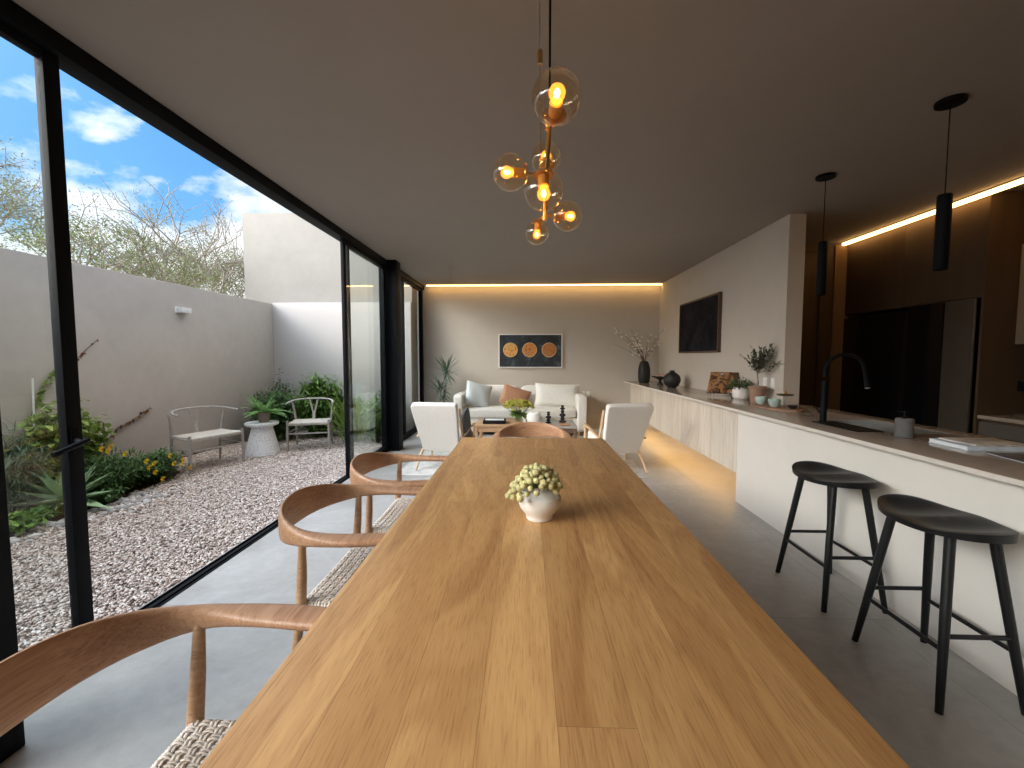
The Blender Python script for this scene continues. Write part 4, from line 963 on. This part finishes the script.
def frond(b, base, d, L, rr, w=.055, n=14, droop=1.0):
    p = Vector(base); d = Vector(d).normalized()
    for i in range(n):
        t_ = i / (n - 1); sd = d.cross(V(0, 0, 1)).normalized()
        l_ = w * math.sin(PI * (.15 + .83 * t_)) ** .8
        for s_ in (-1, 1): b.blade(p, sd * s_ + d * .5 + V(0, 0, .08), l_, .009, .4, 2, .1)
        q = p + d * L / n; b.tube([p, q], .0015, 3); p = q; d = (d + V(0, 0, -droop / n)).normalized()
for i in range(34):
    a = rr.uniform(0, 2 * PI); e = rr.uniform(.25, 1.3); frond(b, (.03 * math.cos(a), .03 * math.sin(a), .13), (math.cos(a) * math.cos(e), math.sin(a) * math.cos(e), math.sin(e)), rr.uniform(.26, .42), rr, .06, 14, 1.1)
obj('fronds', b, M['fern'], pf, fast=True, smooth=False)

lt = thing('wall_light', 'small white box light on the garden wall', 'wall light', (-4.8, 5.85, 2.045))
obj('housing', B().box(0, .09, -.085, .085, -.035, .035), M['whiteplastic'], lt, bev=.004); obj('back_plate', B().box(0, .008, -.10, .10, -.045, .045), M['whiteplastic'], lt)

# ------------------------------------------------------------------ garden plants
def bush(name, label, cat, loc, n, rx, ry, h, L, w_, m, seed, up=.3, stems=16, flowers=None, group=None, fold=.2, blade_k=2, clump=0):
    rr = random.Random(seed); t_ = thing(name, label, cat, loc, 0, group); bs, bl = B(), B()
    tips = []
    for i in range(stems):
        a = rr.uniform(0, 2 * PI); u = rr.random() ** .5; q = V(rx * u * math.cos(a), ry * u * math.sin(a), h * math.sqrt(max(.05, 1 - (u * .85) ** 2)) * rr.uniform(.75, 1.05))
        P = [V(q.x * .25, q.y * .25, 0), V(q.x * .6 + rr.gauss(0, .02), q.y * .6 + rr.gauss(0, .02), q.z * .55), q]
        bs.tube(P, [.006, .0045, .002], 5); tips.append(P)
    for i in range(n):
        P = rr.choice(tips); u = rr.uniform(.12, 1) ** .8
        q = P[0].lerp(P[1], u * 2) if u < .5 else P[1].lerp(P[2], u * 2 - 1)
        q = q + V(rr.gauss(0, rx * .13), rr.gauss(0, ry * .13), rr.gauss(0, h * .06))
        if q.z < .01: q.z = rr.uniform(.01, .06)
        bl.blade(q, V(rr.gauss(0, 1), rr.gauss(0, 1), rr.gauss(up, .6)), L * rr.uniform(.6, 1.2), w_ * rr.uniform(.7, 1.2), .5, blade_k, fold)
    obj('stems', bs, M['stem'], t_, fast=True); obj('foliage', bl, m, t_, fast=True, smooth=False)
    for (x, y, z) in flowers or []:
        b = B(); c_ = V(x, y, z)
        for k in range(11):
            a = 2 * PI * k / 11; b.blade(c_, (.55 + .6 * math.sin(a) * .5, math.cos(a), .3 + math.sin(a)), .036, .012, .2, 2, .05)
        f = obj('flower', b, M['yellow'], t_, 'yellow daisy flower', fast=True); obj('flower_centre', B().ball(c_ + V(0, 0, .004), .010, 8, 5, (1, 1, .6)), M['orangec'], f)
    return t_
DAISIES = [(4.268, .323, 0), (4.337, .285, .02), (4.299, .252, 0), (4.343, .187, .02), (4.588, .222, .02), (4.727, .234, .01), (4.696, .195, .03), (4.005, .506, -.2), (4.045, .479, -.18), (4.40, .10, .05), (4.80, .12, .03), (4.62, .30, -.05)]
M['yellow'] = leafmat('yellow petal', (.85, .58, .02), (.92, .72, .06), .6, .2); M['orangec'] = mat('orange flower centre', (.75, .42, .03), .9)
G1 = leafmat('mid green leaf', (.035, .085, .03), (.13, .24, .075)); G2 = leafmat('yellow green leaf', (.14, .24, .04), (.36, .46, .12)); G3 = leafmat('blue green leaf', (.08, .15, .10), (.22, .32, .22)); G4 = leafmat('lush leaf', (.05, .13, .02), (.24, .40, .08)); G5 = leafmat('dark leaf', (.02, .05, .02), (.07, .13, .045)); GR = leafmat('reddish leaf', (.16, .05, .03), (.30, .16, .07))
rr = random.Random(2)
DB = V(-4.25, 4.62, 0)
bush('daisy_bush', 'low green bush with yellow daisies before the long garden wall', 'bush', DB, 3800, .27, .50, .34, .055, .010, G1, 11, .5, 60,
     [(-3.95 - DB.x + dx, y - DB.y, z) for y, z, dx in DAISIES])
bush('green_shrub', 'feathery green shrub between agave and daisy bush', 'bush', (-4.25, 4.10, 0), 4200, .30, .42, .46, .06, .008, G1, 12, .6, 60, [(.24, .0, .44), (.05, .05, .50)])
bush('leafy_shrub', 'tall yellow green leafy shrub against the wall behind the agave', 'bush', (-4.46, 3.95, 0), 2300, .19, .40, 1.05, .085, .030, G2, 13, .0, 40)
bush('feathery_shrub', 'grey green feathery plant standing at the picture edge beside the agave', 'bush', (-4.45, 3.50, 0), 1900, .22, .24, .80, .12, .006, G3, 14, .3, 18)
bush('low_plant', 'low leafy ground cover plant below the agave', 'bush', (-4.12, 3.24, 0), 900, .18, .34, .15, .05, .016, G4, 15, .3, 24)
bush('low_plant', 'small dark leafy plant at the foot of the agave', 'bush', (-4.05, 3.86, 0), 700, .14, .26, .16, .05, .012, G1, 16, .3, 20)
bush('leafy_shrub', 'dense green shrub behind the terrazzo table', 'bush', (-4.22, 7.02, 0), 4200, .42, .50, .86, .085, .018, G1, 17, .3, 50)
bush('twiggy_shrub', 'dark twiggy shrub in the corner of the garden walls', 'bush', (-4.48, 7.62, 0), 1500, .22, .24, 1.15, .05, .016, G5, 18, .3, 30)
bush('leafy_shrub', 'bright green shrub behind the garden chair', 'bush', (-3.62, 7.42, 0), 4000, .46, .36, 1.10, .14, .018, G4, 19, .5, 46)
bush('low_plant', 'low green plant below the bright shrub by the chair', 'bush', (-3.02, 7.52, 0), 1700, .40, .30, .66, .11, .015, G1, 20, .5, 30)
bush('green_shrub', 'green shrub seen through the stacked glass panels', 'bush', (-2.52, 7.0, 0), 1700, .24, .36, .78, .12, .014, G4, 22, .5, 30)
bush('leafy_shrub', 'leafy shrub outside the last window beside the sofa', 'bush', (-2.52, 7.66, 0), 1500, .24, .24, .95, .08, .018, G3, 23, .3, 24)
t_ = thing('reed_plant', 'tall strappy yellow green plant next to the garden chair', 'plant', (-2.88, 7.05, 0)); b = B(); rr = random.Random(41)
for i in range(120):
    a = rr.uniform(0, 2 * PI); e = rr.uniform(.75, 1.5); b.blade((.12 * rr.gauss(0, .6), .10 * rr.gauss(0, .6), 0), (math.cos(a) * math.cos(e), math.sin(a) * math.cos(e), math.sin(e)), rr.uniform(.5, .98), .013, .8, 6, .2)
obj('leaves', b, G2, t_, fast=True)
t_ = thing('agave', 'large pale green agave rosette at the edge of the gravel', 'plant', (-4.20, 3.70, 0)); rr = random.Random(8)
M['agave'] = mat('agave skin', (.30, .44, .24), .5, 0, .22, 7)
AGP = lambda t: (.55 + .45 * math.sin(PI * min(1, t * 1.5))) * (1 - t ** 2.2) if t < 1 else .02
for i in range(30):
    a = i * 2.39996 + rr.uniform(-.15, .15); e = .12 + 1.25 * (i / 30) ** 1.1
    obj('leaf', B().blade((.03 * math.cos(a), .03 * math.sin(a), .05 + .06 * i / 30), (math.cos(a) * math.cos(e), math.sin(a) * math.cos(e), math.sin(e)), rr.uniform(.37, .46) * (1 - .22 * i / 30), .078, .25, 7, .38, None, AGP, .012), M['agave'], t_)
def vine(label, pts, seed, m, n=70, L=.05):
    rr = random.Random(seed); v = thing('climbing_vine', label, 'vine', pts[0]); o = Vector(pts[0]); P = [Vector(q) - o for q in pts]
    obj('stem', B().tube(P, .0035, 5), M['twig'], v); b = B()
    for i in range(n):
        u = rr.random() * (len(P) - 1); k = min(int(u), len(P) - 2); q = P[k].lerp(P[k + 1], u - k)
        b.blade(q + V(.008, 0, 0), V(rr.uniform(.1, 1), rr.gauss(0, 1), rr.gauss(0, .8)), L * rr.uniform(.6, 1.1), L * .3, .4, 2, .15)
    obj('leaves', b, m, v, fast=True, smooth=False)
vine('reddish vine climbing the garden wall at a slant toward the garden chair', [(-4.785, 4.45, .15), (-4.785, 4.62, .36), (-4.785, 4.82, .57), (-4.785, 5.03, .64), (-4.785, 5.27, .755)], 51, GR, 130, .045)
vine('yellow green vine climbing the garden wall above the leafy shrub', [(-4.785, 3.88, .6), (-4.785, 3.97, .85), (-4.785, 4.06, 1.08), (-4.785, 4.20, 1.28)], 52, G2, 100, .06)
vine('thin reddish vine tip high on the wall beside the black stile', [(-4.785, 4.20, 1.26), (-4.785, 4.41, 1.37), (-4.785, 4.52, 1.48), (-4.785, 4.66, 1.60)], 53, GR, 30, .035)
tag(obj('garden_stake', B().tube([(0, 0, 0), (.0, .03, 1.2)], .008, 8), M['whiteplastic'], loc=(-4.66, 3.86, 0)), 'thin white stake rising from the yellow green shrub', 'stake')
for k, (x, y, h) in enumerate(((-4.55, 4.30, .70), (-4.55, 4.42, .70))):
    st_ = thing('flower_stalk', ['thin dark dry stalk beside the black stile', 'thin dark dry stalk farther from the black stile'][k], 'plant stalk', (x, y, 0)); b = B().tube([(0, 0, 0), (.01, .01, h)], [.007, .004], 6)
    obj('stem', b, M['twig'], st_); b = B(); rr = random.Random(k)
    for i in range(60): b.ball((.01 * i / 60 + rr.gauss(0, .003), rr.gauss(0, .003), h * (.6 + .4 * i / 60)), .005, 5, 4)
    obj('seed_head', b, M['twig'], st_)

# ------------------------------------------------------------------ trees beyond the wall
def tree(label, loc, h, seed, m, spread=.6, leaf=5000, trunk=.07, depth=5, lsz=.055, lean=(0, 0)):
    rr = random.Random(seed); t_ = thing('acacia_tree', label, 'tree', loc, 0, 'trees beyond the garden wall'); bw, bl = B(), B(); tips = []
    def grow(p, d, L, r, k):
        P = [p]; dd = d.copy()
        for i in range(3):
            dd = (dd + V(rr.gauss(0, .16), rr.gauss(0, .16), rr.gauss(.02, .10))).normalized(); P.append(P[-1] + dd * L / 3)
        bw.tube(P, [r, r * .9, r * .8, r * .68], 6 if k < 3 else 4, cap=False)
        if k >= depth - 2:
            for q in P[1:]: tips.append((q, dd))
        if k >= depth: return
        for i in range(rr.choice((2, 3, 3)) if k else 4):
            a = rr.uniform(0, 2 * PI); s_ = spread * rr.uniform(.7, 1.3)
            n_ = (dd * .8 + V(math.cos(a) * s_, math.sin(a) * s_, rr.uniform(-.05, .25))).normalized()
            grow(P[-1] if i or rr.random() < .6 else P[2], n_, L * rr.uniform(.62, .84), r * .62, k + 1)
    grow(V(0, 0, 0), V(lean[0], lean[1], 1).normalized(), h * .30, trunk, 0)
    for i in range(leaf):
        q, dd = rr.choice(tips); q = q + V(rr.gauss(0, .09), rr.gauss(0, .09), rr.gauss(0, .07))
        bl.leafquad(q, V(rr.gauss(0, 1), rr.gauss(0, 1), rr.gauss(0, .6)), V(rr.gauss(0, 1), rr.gauss(0, 1), rr.gauss(0, 1)), lsz * rr.uniform(.6, 1.3), lsz * .22)
    obj('trunk', bw, M['bark'], t_, fast=True); obj('foliage', bl, m, t_, fast=True, smooth=False)
A1 = leafmat('acacia leaf', (.13, .17, .06), (.32, .36, .16), .6, .35); A2 = leafmat('grey acacia leaf', (.15, .17, .10), (.33, .35, .24), .6, .3); A3 = leafmat('brownish leaf', (.10, .11, .05), (.26, .25, .12), .6, .3)
tree('tall grey green tree beyond the wall at the picture edge', (-8.6, 6.6, -.1), 6.1, 61, A2, .8, 17000, .10, 6, .05)
tree('green spreading tree beyond the wall beside the black stile', (-8.2, 8.2, -.1), 4.7, 62, A1, .85, 14000, .09, 6, .05)
tree('thin green tree beyond the wall leaning toward the bare tree', (-9.6, 10.2, -.1), 4.9, 66, A1, .8, 5500, .07, 6, .05)
tree('nearly bare branching tree rising highest beyond the wall middle', (-8.0, 9.6, -.1), 5.5, 63, A2, .62, 1800, .07, 5, .045)
tree('bushy brown green tree beyond the wall next to the tall pale wall', (-7.9, 11.2, -.1), 5.5, 64, A3, .85, 20000, .08, 6, .045)
tree('low brownish tree beyond the wall touching the tall pale wall', (-7.5, 10.5, -.1), 3.4, 67, A3, .85, 5000, .06, 5, .045)
tree('grey tree standing behind the bare tree beyond the wall', (-11.5, 13.0, -.1), 5.4, 65, A2, .8, 5000, .08, 6, .055)
